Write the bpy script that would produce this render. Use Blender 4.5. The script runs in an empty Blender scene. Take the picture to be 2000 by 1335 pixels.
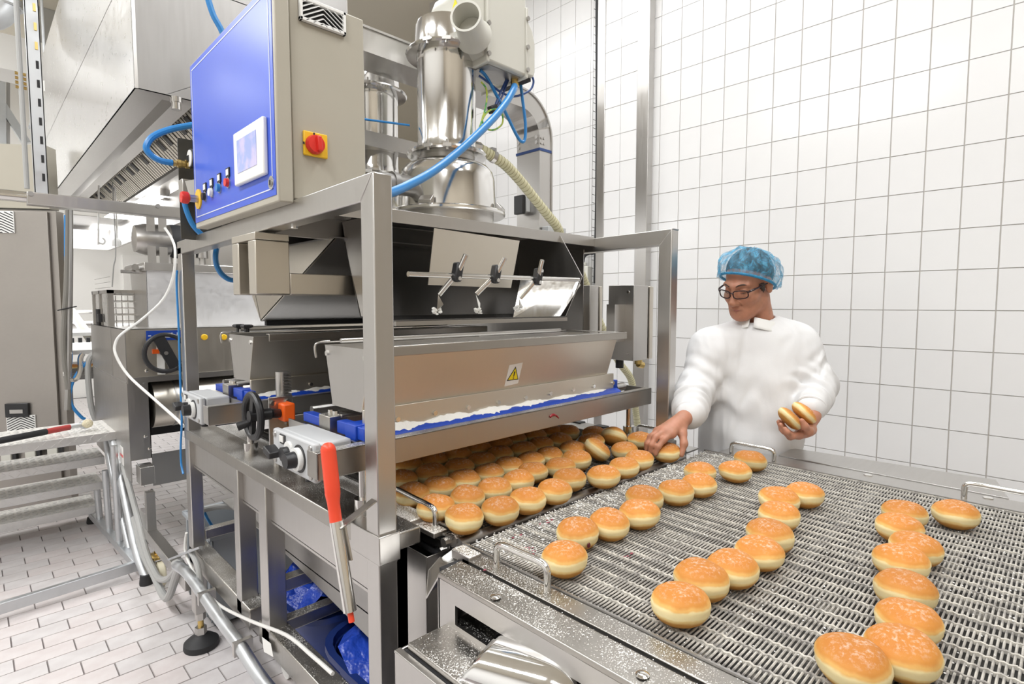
import bpy, bmesh, math, random
import numpy as np
from mathutils import Vector, Matrix

C = bpy.context.scene.collection
SC = bpy.context.scene
random.seed(7)

# ------------------------------------------------------------------ camera
H = 1.40
FPX = 1078.55                      # focal length in pixels of the 2000 px wide frame
YAW, PITCH, ROLL = math.radians(44.4867), math.radians(-3.8909), math.radians(0.0217)
_cy, _sy, _cp, _sp = math.cos(YAW), math.sin(YAW), math.cos(PITCH), math.sin(PITCH)
FWD = Vector((_sy*_cp, _cy*_cp, _sp)); RGT = Vector((_cy, -_sy, 0)); UPV = RGT.cross(FWD)
_c, _s = math.cos(ROLL), math.sin(ROLL)
RGT, UPV = _c*RGT + _s*UPV, -_s*RGT + _c*UPV
CAM = Vector((0, 0, H))
cd = bpy.data.cameras.new('camera'); co = bpy.data.objects.new('camera', cd); C.objects.link(co)
cd.sensor_width = 36; cd.lens = FPX/2000*36; cd.clip_start = 0.05; cd.clip_end = 60
co.matrix_world = Matrix(((RGT.x, UPV.x, -FWD.x, 0), (RGT.y, UPV.y, -FWD.y, 0), (RGT.z, UPV.z, -FWD.z, H), (0, 0, 0, 1)))
SC.camera = co

# ------------------------------------------------------------------ light and exposure
SC.view_settings.view_transform = 'Standard'; SC.view_settings.look = 'None'
SC.view_settings.gamma = 1; SC.view_settings.use_curve_mapping = False
SC.view_settings.exposure = -0.27
SC.render.film_transparent = False
try:
    SC.cycles.use_denoising = True
    SC.cycles.max_bounces = 8; SC.cycles.diffuse_bounces = 4; SC.cycles.glossy_bounces = 5
    SC.cycles.sample_clamp_indirect = 6
except Exception:
    pass
w = bpy.data.worlds.new('room_air'); SC.world = w; w.use_nodes = True
w.node_tree.nodes['Background'].inputs[0].default_value = (0.9, 0.93, 1, 1)
w.node_tree.nodes['Background'].inputs[1].default_value = 0.25
def area(x, y, z, sx, sy, power, col=(0.97, 0.985, 1.0), rz=0):
    l = bpy.data.lights.new('tube_or_fill_lamp', 'AREA'); l.shape = 'RECTANGLE'; l.size = sx; l.size_y = sy
    l.energy = power; l.color = col
    o = bpy.data.objects.new('tube_or_fill_lamp', l); C.objects.link(o); o.location = (x, y, z); o.rotation_euler = (0, 0, rz)
for (x, y) in ((-1.6, -0.6), (-1.6, 2.2), (-1.6, 5.2), (1.0, -0.9), (1.7, 1.2), (1.9, 3.4), (2.15, -0.4), (2.15, 2.2)):
    area(x, y, 4.22, 0.35, 2.0, 112 if x < 0 else (17 if x > 2.1 else 50))
area(0.9, 6.9, 2.20, 0.3, 1.4, 30)
area(1.36, 3.25, 2.24, 0.16, 0.9, 14)  # fill lamp added under the hood to brighten the tank front
area(-1.2, 8.6, 4.2, 0.35, 2.0, 90)

# ------------------------------------------------------------------ helpers
def ray(px, py):
    return FWD + RGT*((px-1000)/FPX) - UPV*((py-667.5)/FPX)
def at(px, py, ax, val):
    """the point where the sight line of a picture point meets the plane ax = val"""
    d = ray(px, py); i = 'XYZ'.index(ax)
    return CAM + d*((val-CAM[i])/d[i])
def dep(px, py, d):
    return CAM + ray(px, py)*d
V = Vector

def set_tags(o, label=None, cat=None, group=None, kind=None):
    if label: o['label'] = label
    if cat: o['category'] = cat
    if group: o['group'] = group
    if kind: o['kind'] = kind
    return o
def thing(name, label, cat, loc=(0, 0, 0), group=None):
    o = bpy.data.objects.new(name, None); C.objects.link(o); o.location = loc; o.empty_display_size = .05
    return set_tags(o, label, cat, group)

def wloc(p):
    v = V((0, 0, 0))
    while p is not None:
        v = v + p.location; p = p.parent
    return v

class MB:
    def __init__(s): s.v = []; s.f = []
    def add(s, vs, fs):
        n = len(s.v); s.v += [tuple(v) for v in vs]; s.f += [tuple(i+n for i in f) for f in fs]; return s
    def box(s, x0, x1, y0, y1, z0, z1):
        return s.hexa([(x0,y0,z0),(x1,y0,z0),(x1,y1,z0),(x0,y1,z0)], [(x0,y0,z1),(x1,y0,z1),(x1,y1,z1),(x0,y1,z1)])
    def hexa(s, lo, hi):
        n = len(lo)
        fs = [tuple(range(n-1, -1, -1)), tuple(range(n, 2*n))]
        for i in range(n):
            j = (i+1) % n; fs.append((i, j, n+j, n+i))
        return s.add(list(lo)+list(hi), fs)
    def prism(s, poly, ext):
        """poly: 3-D outline, ext: extrusion vector"""
        e = V(ext); return s.hexa([V(p) for p in poly], [V(p)+e for p in poly])
    def obox(s, c, ax, ay, az):
        """box about c with half-axis vectors"""
        c, ax, ay, az = V(c), V(ax), V(ay), V(az)
        q = lambda a, b, d: c+ax*a+ay*b+az*d
        return s.hexa([q(-1,-1,-1),q(1,-1,-1),q(1,1,-1),q(-1,1,-1)], [q(-1,-1,1),q(1,-1,1),q(1,1,1),q(-1,1,1)])
    def beam(s, p0, p1, wd, ht, up=(0, 0, 1)):
        p0, p1 = V(p0), V(p1); d = (p1-p0); L = d.length; d.normalize()
        side = d.cross(V(up)).normalized(); u = side.cross(d)
        return s.obox((p0+p1)/2, d*L/2, side*wd/2, u*ht/2)
    def cyl(s, p0, p1, r, n=16, r1=None):
        p0, p1 = V(p0), V(p1); d = (p1-p0).normalized(); a = d.orthogonal().normalized(); b = d.cross(a)
        if r1 is None: r1 = r
        lo = [p0+(a*math.cos(t)+b*math.sin(t))*r for t in [2*math.pi*i/n for i in range(n)]]
        hi = [p1+(a*math.cos(t)+b*math.sin(t))*r1 for t in [2*math.pi*i/n for i in range(n)]]
        return s.hexa(lo, hi)
    def tube(s, pts, r, n=10, smooth=4, closed=False):
        pts = [V(p) for p in pts]
        if smooth > 1 and len(pts) > 2:
            q = []; m = len(pts)
            rng = m if closed else m-1
            for i in range(rng):
                if closed: p0, p1, p2, p3 = (pts[(i+k) % m] for k in (-1, 0, 1, 2))
                else: p0, p1, p2, p3 = pts[max(i-1, 0)], pts[i], pts[i+1], pts[min(i+2, m-1)]
                for k in range(smooth):
                    t = k/smooth
                    q.append(0.5*((2*p1)+(p2-p0)*t+(2*p0-5*p1+4*p2-p3)*t*t+(3*p1-p0-3*p2+p3)*t**3))
            if not closed: q.append(pts[-1])
            pts = q
        m = len(pts); base = len(s.v); a = None
        for i, p in enumerate(pts):
            if closed: d = pts[(i+1) % m]-pts[i-1]
            else: d = pts[min(i+1, m-1)]-pts[max(i-1, 0)]
            d.normalize()
            if a is None: a = d.orthogonal().normalized()
            else:
                a = a-d*a.dot(d)
                a = a.normalized() if a.length > 1e-6 else d.orthogonal().normalized()
            b = d.cross(a); rr = r[i*len(r)//m] if isinstance(r, (list, tuple)) else r
            for k in range(n):
                t = 2*math.pi*k/n; s.v.append(tuple(p+(a*math.cos(t)+b*math.sin(t))*rr))
        for i in range(m if closed else m-1):
            j = (i+1) % m
            for k in range(n):
                l = (k+1) % n
                s.f.append((base+i*n+k, base+i*n+l, base+j*n+l, base+j*n+k))
        if not closed:
            s.f.append(tuple(base+k for k in range(n-1, -1, -1))); s.f.append(tuple(base+(m-1)*n+k for k in range(n)))
        return s
    def lathe(s, prof, c, axis=(0, 0, 1), n=32, cap=True):
        """prof: (radius, height) pairs along axis"""
        c = V(c); d = V(axis).normalized(); a = d.orthogonal().normalized(); b = d.cross(a); base = len(s.v)
        for (r, h) in prof:
            for k in range(n):
                t = 2*math.pi*k/n; s.v.append(tuple(c+d*h+(a*math.cos(t)+b*math.sin(t))*max(r, 1e-5)))
        for i in range(len(prof)-1):
            for k in range(n):
                l = (k+1) % n; s.f.append((base+i*n+k, base+i*n+l, base+(i+1)*n+l, base+(i+1)*n+k))
        if cap:
            s.f.append(tuple(base+k for k in range(n-1, -1, -1))); m = len(prof)-1
            s.f.append(tuple(base+m*n+k for k in range(n)))
        return s
    def ball(s, c, r, n=12, sc=(1, 1, 1)):
        c = V(c); m = n//2; base = len(s.v)
        for i in range(m+1):
            th = math.pi*i/m
            for k in range(n):
                ph = 2*math.pi*k/n
                s.v.append((c.x+r*sc[0]*math.sin(th)*math.cos(ph), c.y+r*sc[1]*math.sin(th)*math.sin(ph), c.z+r*sc[2]*math.cos(th)))
        for i in range(m):
            for k in range(n):
                l = (k+1) % n; s.f.append((base+i*n+k, base+(i+1)*n+k, base+(i+1)*n+l, base+i*n+l))
        return s
    def build(s, name, m, parent=None, bevel=0, smooth=True, kind=None, loc=None, weld=False):
        o0 = wloc(parent) if parent is not None else V((0, 0, 0))
        if loc is not None: o0 = o0+V(loc)
        me = bpy.data.meshes.new(name)
        me.from_pydata([(v[0]-o0.x, v[1]-o0.y, v[2]-o0.z) for v in s.v], [], s.f); me.update()
        bm = bmesh.new(); bm.from_mesh(me)
        if weld: bmesh.ops.remove_doubles(bm, verts=bm.verts, dist=1e-5)
        bmesh.ops.recalc_face_normals(bm, faces=bm.faces); bm.to_mesh(me); bm.free()
        if smooth:
            me.polygons.foreach_set('use_smooth', [True]*len(me.polygons)); me.set_sharp_from_angle(angle=0.6)
        if m is not None: me.materials.append(m)
        o = bpy.data.objects.new(name, me); C.objects.link(o)
        if parent is not None: o.parent = parent
        if loc is not None: o.location = loc
        if bevel:
            b = o.modifiers.new('bevel', 'BEVEL'); b.width = bevel; b.segments = 2; b.limit_method = 'ANGLE'; b.angle_limit = 0.7
        if kind: o['kind'] = kind
        return o

# ------------------------------------------------------------------ materials
def mat(name, base, rough=0.5, metal=0.0, noise=None, bump=None, emit=None, alpha=None, trans=None, spec=None, coat=None):
    m = bpy.data.materials.new(name); m.use_nodes = True; nt = m.node_tree; b = nt.nodes['Principled BSDF']
    b.inputs['Base Color'].default_value = (*base, 1); b.inputs['Roughness'].default_value = rough; b.inputs['Metallic'].default_value = metal
    if spec is not None: b.inputs['Specular IOR Level'].default_value = spec
    if coat: b.inputs['Coat Weight'].default_value = coat
    if emit: b.inputs['Emission Color'].default_value = (*emit[0], 1); b.inputs['Emission Strength'].default_value = emit[1]
    if trans: b.inputs['Transmission Weight'].default_value = trans
    if alpha is not None: b.inputs['Alpha'].default_value = alpha
    tc = nt.nodes.new('ShaderNodeTexCoord')
    if noise:
        scale, col2, lo, hi = noise[:4]
        n = nt.nodes.new('ShaderNodeTexNoise'); n.inputs['Scale'].default_value = scale; n.inputs['Detail'].default_value = 4
        if len(noise) > 4:
            mp = nt.nodes.new('ShaderNodeMapping'); mp.inputs['Scale'].default_value = noise[4]
            nt.links.new(tc.outputs['Object'], mp.inputs[0]); nt.links.new(mp.outputs[0], n.inputs['Vector'])
        else: nt.links.new(tc.outputs['Object'], n.inputs['Vector'])
        r = nt.nodes.new('ShaderNodeMapRange'); r.inputs[1].default_value = lo; r.inputs[2].default_value = hi
        nt.links.new(n.outputs['Fac'], r.inputs[0])
        mx = nt.nodes.new('ShaderNodeMix'); mx.data_type = 'RGBA'
        mx.inputs[6].default_value = (*base, 1); mx.inputs[7].default_value = (*col2, 1)
        nt.links.new(r.outputs[0], mx.inputs[0]); nt.links.new(mx.outputs[2], b.inputs['Base Color'])
    if bump:
        n = nt.nodes.new('ShaderNodeTexNoise'); n.inputs['Scale'].default_value = bump[0]; n.inputs['Detail'].default_value = 3
        nt.links.new(tc.outputs['Object'], n.inputs['Vector'])
        bp = nt.nodes.new('ShaderNodeBump'); bp.inputs['Strength'].default_value = bump[1]; bp.inputs['Distance'].default_value = bump[2]
        nt.links.new(n.outputs['Fac'], bp.inputs['Height']); nt.links.new(bp.outputs[0], b.inputs['Normal'])
    return m

def steel(name, base=(.55, .535, .515), rough=0.32, var=0.06, grain=(14, 14, 1.2), sugar=None, sugar_up=True):
    """brushed stainless steel; sugar = (scale, lo, hi): grains of sugar lying on the upward faces"""
    m = bpy.data.materials.new(name); m.use_nodes = True; nt = m.node_tree; b = nt.nodes['Principled BSDF']; L = nt.links.new
    b.inputs['Metallic'].default_value = 1; b.inputs['Base Color'].default_value = (*base, 1)
    tc = nt.nodes.new('ShaderNodeTexCoord'); mp = nt.nodes.new('ShaderNodeMapping'); mp.inputs['Scale'].default_value = grain
    n = nt.nodes.new('ShaderNodeTexNoise'); n.inputs['Scale'].default_value = 6; n.inputs['Detail'].default_value = 2
    L(tc.outputs['Object'], mp.inputs[0]); L(mp.outputs[0], n.inputs['Vector'])
    r = nt.nodes.new('ShaderNodeMapRange'); r.inputs[1].default_value = .3; r.inputs[2].default_value = .7
    r.inputs[3].default_value = rough-var/2; r.inputs[4].default_value = rough+var/2
    L(n.outputs['Fac'], r.inputs[0]); L(r.outputs[0], b.inputs['Roughness'])
    n2 = nt.nodes.new('ShaderNodeTexNoise'); n2.inputs['Scale'].default_value = 2.3; n2.inputs['Detail'].default_value = 3
    L(tc.outputs['Object'], n2.inputs['Vector'])
    mx = nt.nodes.new('ShaderNodeMix'); mx.data_type = 'RGBA'
    mx.inputs[6].default_value = (*[c*.9 for c in base], 1); mx.inputs[7].default_value = (*[min(1, c*1.07) for c in base], 1)
    L(n2.outputs['Fac'], mx.inputs[0]); L(mx.outputs[2], b.inputs['Base Color'])
    if sugar:
        sc, lo, hi = sugar
        n3 = nt.nodes.new('ShaderNodeTexNoise'); n3.inputs['Scale'].default_value = sc; n3.inputs['Detail'].default_value = 2
        L(tc.outputs['Object'], n3.inputs['Vector'])
        n4 = nt.nodes.new('ShaderNodeTexNoise'); n4.inputs['Scale'].default_value = 9; n4.inputs['Detail'].default_value = 2
        L(tc.outputs['Object'], n4.inputs['Vector'])
        ad = nt.nodes.new('ShaderNodeMath'); ad.operation = 'MULTIPLY_ADD'; ad.inputs[1].default_value = .35
        L(n4.outputs['Fac'], ad.inputs[0]); L(n3.outputs['Fac'], ad.inputs[2])
        r3 = nt.nodes.new('ShaderNodeMapRange'); r3.inputs[1].default_value = lo+.17; r3.inputs[2].default_value = hi+.17
        L(ad.outputs[0], r3.inputs[0])
        fac = r3.outputs[0]
        if sugar_up:
            g = nt.nodes.new('ShaderNodeNewGeometry'); sx = nt.nodes.new('ShaderNodeSeparateXYZ'); L(g.outputs['Normal'], sx.inputs[0])
            r4 = nt.nodes.new('ShaderNodeMapRange'); r4.inputs[1].default_value = .4; r4.inputs[2].default_value = .8; L(sx.outputs[2], r4.inputs[0])
            mm = nt.nodes.new('ShaderNodeMath'); mm.operation = 'MULTIPLY'; L(fac, mm.inputs[0]); L(r4.outputs[0], mm.inputs[1]); fac = mm.outputs[0]
        m2 = nt.nodes.new('ShaderNodeMix'); m2.data_type = 'RGBA'; m2.inputs[7].default_value = (.86, .84, .8, 1)
        L(mx.outputs[2], m2.inputs[6]); L(fac, m2.inputs[0]); L(m2.outputs[2], b.inputs['Base Color'])
        iv = nt.nodes.new('ShaderNodeMath'); iv.operation = 'SUBTRACT'; iv.inputs[0].default_value = 1; L(fac, iv.inputs[1]); L(iv.outputs[0], b.inputs['Metallic'])
    return m

M = {}
M['steel'] = steel('brushed_steel')
M['hoodend'] = steel('hood_end_steel', base=(.33, .32, .31), rough=.5)  # darker copy of the hood steel, shading the end panel by colour
M['cabsteel'] = steel('cabinet_steel', base=(.40, .375, .35), rough=.42, grain=(1.2, 14, 14))
M['steelx'] = steel('brushed_steel_across', grain=(1.2, 14, 14))
M['steeldk'] = steel('dull_steel', base=(.42, .41, .40), rough=.42)
M['steelwarm'] = steel('warm_steel', base=(.66, .62, .55), rough=.36)
M['bright'] = steel('polished_steel', base=(.75, .74, .72), rough=.14, var=.06)
M['galv'] = steel('galvanised', base=(.62, .64, .66), rough=.45, var=.2, grain=(3, 3, 3))
M['sugared'] = steel('sugared_steel', base=(.43, .41, .38), rough=.34, sugar=(420, .60, .66))
M['sugared2'] = steel('thickly_sugared_steel', base=(.40, .38, .36), rough=.4, sugar=(330, .44, .52))
M['alu'] = steel('chequer_aluminium', base=(.72, .72, .72), rough=.40, var=.15, grain=(4, 4, 4), sugar=(60, .26, .50))
M['blackp'] = mat('black_plastic', (.018, .018, .02), .42)
M['rubber'] = mat('black_rubber', (.02, .02, .022), .6)
M['dark'] = mat('dark_interior', (.02, .02, .022), .7)
M['grayp'] = mat('grey_plastic', (.50, .51, .52), .45)
M['motorp'] = mat('pale_grey_housing', (.63, .62, .56), .38)
M['beige'] = mat('beige_powder_coat', (.43, .40, .33), .42, noise=(3, (.46, .43, .36), .3, .7))
M['white'] = mat('white_plastic', (.86, .86, .84), .35)
M['blue'] = mat('blue_polyethylene', (.008, .055, .42), .38)
M['hosedg'] = mat('dark_grey_hose', (.20, .19, .17), .45)
M['tanksteel'] = steel('brightened_tank_steel', base=(.86,.86,.87), rough=.55, var=.1, grain=(5,5,5))  # light reflected by the tank front put into a paler steel colour
M['hoodside'] = steel('hood_steel_glare', base=(.84, .84, .84), rough=.30, grain=(1.2, 6, 6))  # glare on the hood's left face put into a lighter steel colour
M['hoseblue'] = mat('blue_air_hose', (.03, .22, .55), .3)
M['hosedk'] = mat('dark_blue_cable', (.02, .06, .22), .4)
M['hosegray'] = mat('grey_cable', (.40, .40, .39), .45)
M['cablew'] = mat('white_cable', (.78, .77, .74), .4)
M['cableg'] = mat('green_yellow_wire', (.42, .50, .06), .4, noise=(60, (.05, .30, .08), .45, .55))
M['red'] = mat('red_plastic', (.72, .035, .025), .35)
M['orange'] = mat('orange_plastic', (.85, .12, .01), .4)
M['yellow'] = mat('yellow_plastic', (.86, .52, .02), .4)
M['brass'] = mat('brass', (.66, .48, .18), .3, 1)
M['sugar'] = mat('sugar', (.88, .87, .84), .9, bump=(300, .6, .002))
M['binblue'] = mat('dark_blue_crate', (.01, .03, .16), .45)
M['bluebag'] = mat('blue_bag', (.02, .07, .5), .3, bump=(18, .9, .02))
M['crate'] = mat('grey_crate', (.30, .32, .34), .5)
M['paper'] = mat('white_label', (.82, .81, .78), .6)
# ------------------------------------------------------------------ the room
def struct(name, mb, m, parent=None, bevel=0, kind='structure', loc=None):
    o = mb.build(name, m, parent, bevel=bevel, loc=loc)
    if kind and parent is None: o['kind'] = kind
    return o
M['grout'] = mat('grout', (.56, .53, .49), .8)
M['fgrout'] = mat('floor_grout', (.22, .195, .19), .8)
M['tile'] = mat('white_glazed_tile', (.76, .755, .75), .2, noise=(1.2, (.80, .795, .79), .3, .7), bump=(5, .12, .004))
M['ftile'] = mat('floor_tile', (.60, .56, .555), .42, noise=(14, (.70, .67, .665), .3, .7), bump=(160, .25, .001))
M['ftile2'] = mat('floor_tile_pinkish', (.64, .575, .565), .42, noise=(14, (.72, .675, .665), .3, .7), bump=(160, .25, .001))
M['cream'] = mat('cream_plaster', (.74, .69, .58), .8)
M['wallwarm'] = mat('warm_wall', (.56, .50, .41), .8)
M['wallwhite'] = mat('white_wall', (.86, .85, .82), .7)
M['panelwall'] = mat('white_wall_panel', (.84, .83, .80), .5)

XW = 3.49
struct('floor', MB().box(-4, XW+3.2, -3, 10.5, -.1, -.006), M['fgrout'])
floor = bpy.data.objects['floor']
wr = struct('wall_right', MB().box(XW, XW+.2, -3, 4.75, 0, 4.6), M['grout'])
struct('wall_far', MB().box(-4, XW+3.2, 10.4, 10.6, 0, 4.6), M['panelwall'])
struct('wall_left', MB().box(-4.2, -4, -3, 10.6, 0, 4.6), M['wallwhite'])
struct('wall_front', MB().box(-4, XW+.2, -3.2, -3, 0, 4.6), M['wallwarm'])
struct('wall_side', MB().box(XW+.2, XW+3.2, 4.75, 4.95, 0, 4.6), M['cream'])
struct('wall_corner', MB().box(XW+3.0, XW+3.2, 4.95, 10.4, 0, 4.6), M['cream'])
struct('ceiling', MB().box(-4.2, XW+3.2, -3.2, 10.6, 4.45, 4.6), M['cream'])

def share_mesh(name, mb, m):
    o = mb.build(name, m); me = o.data; bpy.data.objects.remove(o); return me
# wall tiles 150 x 200 mm
tme = share_mesh('tile', MB().hexa([(.001,-.0738,-.0988),(.001,.0738,-.0988),(.001,.0738,.0988),(.001,-.0738,.0988)],
                                   [(-.006,-.0728,-.0978),(-.006,.0728,-.0978),(-.006,.0728,.0978),(-.006,-.0728,.0978)]), M['tile'])
cells = []
for i in range(-17, 22):
    for k in range(-6, 16):
        y, z = 2.082-.1515*(i+.5), 1.371+.2*(k+.5)
        if not (-1.0 < y < 4.66 and .1 < z < 4.4): continue
        d = V((XW, y, z))-CAM; f = d.dot(FWD)
        px, py = 1000+FPX*d.dot(RGT)/f, 667.5-FPX*d.dot(UPV)/f
        vis = f > 0 and -60 < px < 2060 and -90 < py < 990
        cells.append((not vis, (d.length), y, z))
cells.sort(); rest = MB()
for n, (nv, dd, y, z) in enumerate(cells):
    if n < 300:
        o = bpy.data.objects.new('tile', tme); C.objects.link(o); o.parent = wr; o.location = (XW, y, z)
    else:
        rest.box(XW-.006, XW+.001, y-.0738, y+.0738, z-.0988, z+.0988)
rest.build('tile_field', M['tile'], wr, kind='stuff')
# pilaster with tile faces and stainless corner guards
YP0, YP1 = 2.14, 2.563
pil = struct('wall_pilaster', MB().box(XW-.07, XW, YP0, YP1, 0, 4.45), M['grout'])
for k in range(0, 19):
    z = .33+.2*k
    for y in (YP0+.084+.069, YP0+.084+.207):
        o = bpy.data.objects.new('tile', tme); C.objects.link(o); o.parent = pil; o.location = (XW-.07, y, z); o.scale = (1, .92, 1)
    MB().box(XW-.066, XW-.004, YP0-.005, YP0+.001, z-.098, z+.098).build('tile', M['tile'], pil)
struct('trim_2', MB().box(XW-.083, XW-.069, YP0-.004, YP0+.082, 0, 4.45).box(XW-.083, XW-.02, YP0-.012, YP0-.0005, 0, 4.45), M['steel'], bevel=.002)
struct('trim_3', MB().box(XW-.083, XW-.069, YP1-.065, YP1+.004, 0, 4.45), M['steel'], bevel=.002)

# floor tiles 190 x 103 mm, running bond
fme = []
for m_ in ('ftile', 'ftile2'):
    fme.append(share_mesh('floor_tile', MB().hexa([(-.0918,-.0500,-.008),(.0918,-.0500,-.008),(.0918,.0500,-.008),(-.0918,.0500,-.008)],
                                      [(-.0910,-.0492,0),(.0910,-.0492,0),(.0910,.0492,0),(-.0910,.0492,0)]), M[m_]))
cells = []
for r in range(-34, 70):
    y = 3.085+.1035*(r+.5)
    for i in range(-20, 26):
        x = .0605+.1875*(i+.5)+(.094 if r % 2 == 0 else 0)
        if y < -.5 or y > 10.3: continue
        d = V((x, y, 0))-CAM; f = d.dot(FWD)
        if f < .3: continue
        px, py = 1000+FPX*d.dot(RGT)/f, 667.5-FPX*d.dot(UPV)/f
        vis = -60 < px < 900 and py < 1400 and x < .95
        cells.append((not vis, d.length, x, y))
cells.sort(); rest = MB()
for n, (nv, dd, x, y) in enumerate(cells):
    if n < 300:
        o = bpy.data.objects.new('floor_tile', fme[random.random() < .4]); C.objects.link(o); o.parent = floor
        o.location = (x, y, random.uniform(-.0008, .0004))
    else:
        rest.box(x-.0915, x+.0915, y-.0497, y+.0497, -.008, 0)
rest.build('floor_tile_field', M['ftile'], floor, kind='stuff')

# grey door in the far wall
dr = thing('door_1', 'grey metal door with pale frame in far white wall', 'door', (1.0, 10.38, 0)); dr['kind'] = 'structure'
p0 = at(238, 497, 'Y', 10.38); p1 = at(300, 497, 'Y', 10.38)
MB().box(p0.x, p0.x+.16, 10.34, 10.4, 0, p0.z).box(p0.x+.16, p0.x+1.1, 10.34, 10.4, p0.z-.16, p0.z).box(p0.x+.94, p0.x+1.1, 10.34, 10.4, 0, p0.z-.16).build('door_frame', M['wallwhite'], dr)
MB().box(p0.x+.16, p0.x+.94, 10.36, 10.395, .02, p0.z-.16).build('door_leaf', M['grayp'], dr)
sg = MB().cyl((p0.x+.8, 10.355, p0.z-.75), (p0.x+.8, 10.345, p0.z-.75), .11, 24).build('prohibition_sign', M['red'], dr)
MB().cyl((p0.x+.8, 10.346, p0.z-.75), (p0.x+.8, 10.342, p0.z-.75), .085, 24).build('sign_face', M['paper'], sg)
# ------------------------------------------------------------------ sugaring machine frame
X0, X1 = .593, 1.829          # outer faces of the left and right posts
fr = thing('sugaring_machine_frame', 'tall stainless steel tube frame carrying the sugar hoppers and blue cabinet', 'machine frame', (1.2, 1.7, 0))
def post(x0, x1, y0, y1, ztop, zlow=.15, mitre=None):
    if mitre:
        MB().prism([(x0,y0,zlow),(x0,y1,zlow),(x0,y1,ztop-.056),(x0,y0,ztop)], (x1-x0,0,0)).build('post', M['steel'], fr, bevel=.003)
    else:
        MB().box(x0,x1,y0,y1,zlow,ztop).build('post', M['steel'], fr, bevel=.003)
post(X0, .639, 1.005, 1.056, 1.668, mitre=1)
post(X0, .639, 2.42, 2.474, 1.62)
post(X1-.046, X1, 1.010, 1.062, 1.668, mitre=1)
post(X1-.046, X1, 2.42, 2.474, 1.62)
for xa, xb in ((X0, .639), (X1-.046, X1)):
    MB().prism([(xa,1.0052,1.668),(xa,1.0565,1.612),(xa,2.476,1.592),(xa,2.476,1.643)], (xb-xa,0,0)).build('top_beam', M['steel'], fr, bevel=.003)
MB().box(X0, X0+.055, 1.87, 1.915, .38, .88).build('post', M['steel'], fr, bevel=.003)
MB().box(X0, X0+.055, 1.635, 1.695, .38, .88).build('post', M['steel'], fr, bevel=.003)
# rails, apron, low beams
MB().box(X0-.001, .700, 1.004, 2.476, .866, .905).build('side_rail', M['sugared'], fr, bevel=.004)
MB().box(.708, .765, 1.06, 2.46, .870, .897).build('inner_rail', M['sugared2'], fr, bevel=.003)
MB().box(X1-.11, X1+.001, 1.0, 2.476, .866, .905).build('side_rail', M['sugared'], fr, bevel=.004)
MB().box(X0+.016, X0+.019, 1.056, 2.42, .762, .868).build('apron', M['steel'], fr)
MB().box(X0+.016, X0+.060, 1.056, 2.42, .755, .764).build('apron_lip', M['steel'], fr)
MB().box(X0-.003, .642, .997, 1.12, .850, .912).build('corner_sleeve', M['steel'], fr, bevel=.002)
for ya, yb in ((1.0, 1.72), (1.80, 2.474)):
    MB().box(X0, .655, ya, yb, .358, .428).build('low_beam', M['sugared'], fr, bevel=.004)
    MB().box(X1-.06, X1, ya, yb, .358, .428).build('low_beam', M['steel'], fr, bevel=.004)
for (y, z) in ((2.44, .470), (1.665, .545), (1.665, .415), (1.05, .40)):
    MB().box(.64, X1-.04, y-.02, y+.02, z-.02, z+.02).build('cross_beam', M['sugared'], fr, bevel=.003)
MB().prism([(.70,2.40,.86),(.70,1.06,.86),(.70,1.06,.52),(.70,1.9,.60),(.70,2.40,.72)], (.004,0,0)).build('belt_pan', M['steeldk'], fr)
MB().box(.70, 1.76, 1.06, 2.40, .60, .604).build('belt_pan', M['steeldk'], fr)
def foot(x, y, ztop):
    f = MB().lathe([(.064,0),(.066,.006),(.064,.024),(.045,.04),(.024,.05),(.02,.056)], (x,y,0), n=28).build('foot', M['rubber'], fr)
    MB().cyl((x,y,.05),(x,y,ztop+.01),.011,12).build('spindle', M['brass'], f)
    MB().cyl((x,y,.056),(x,y,.085),.022,6).build('lock_nut', M['steel'], f); MB().cyl((x,y,ztop-.035),(x,y,ztop),.02,6).build('lock_nut', M['steel'], f)
for (x, y) in ((.617,2.447),(.617,1.032),(1.806,2.447),(1.806,1.036)): foot(x, y, .152)
# top deck: folded sheet with a lip
dk = MB().box(.639, X1-.046, 1.352, 2.42, 1.661, 1.666).box(.639, X1-.046, 1.350, 1.353, 1.629, 1.666)
dk.build('top_deck', M['steel'], fr, bevel=.001)
MB().box(.639, X1-.046, 1.62, 1.64, 1.60, 1.661).box(.639, X1-.046, 1.95, 1.97, 1.60, 1.661).build('deck_rib', M['steeldk'], fr)
for p in ((575,437),(425,478)):
    q = at(*p, 'Z', 1.612); MB().cyl(q-V((0,0,.012)), q, .009, 8).build('bolt', M['bright'], fr)
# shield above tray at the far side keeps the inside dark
MB().box(X1-.05, X1-.046, 1.40, 2.42, 1.02, 1.62).build('inner_shade_panel', M['steeldk'], fr)

# ------------------------------------------------------------------ hanging bracket under the left top beam
hb = thing('hanging_bracket', 'square stainless bracket hanging under the left top beam beside the blue cabinet', 'bracket', (.59, 1.68, 1.43))
XB = .566
pa, pb = at(483,456,'X',XB), at(483,575,'X',XB); pc = at(497,458,'X',XB); pd = at(452,465,'X',XB); pe = at(464,465,'X',XB)
zb, zt = pb.z, 1.598
MB().box(XB, XB+.095, pc.y, pa.y, zb, zt-.021).build('front_arm', M['steelwarm'], hb, bevel=.003)
MB().box(XB, XB+.095, pe.y, pd.y, zb, zt-.021).build('rear_arm', M['steelwarm'], hb, bevel=.003)
MB().box(XB, XB+.095, pc.y, pd.y, zt-.02, zt).build('cap_plate', M['steelwarm'], hb, bevel=.002)
MB().box(XB+.095, 1.74, pc.y, pa.y, zb, zb+.062).build('cross_arm', M['steelwarm'], hb, bevel=.003)
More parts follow.
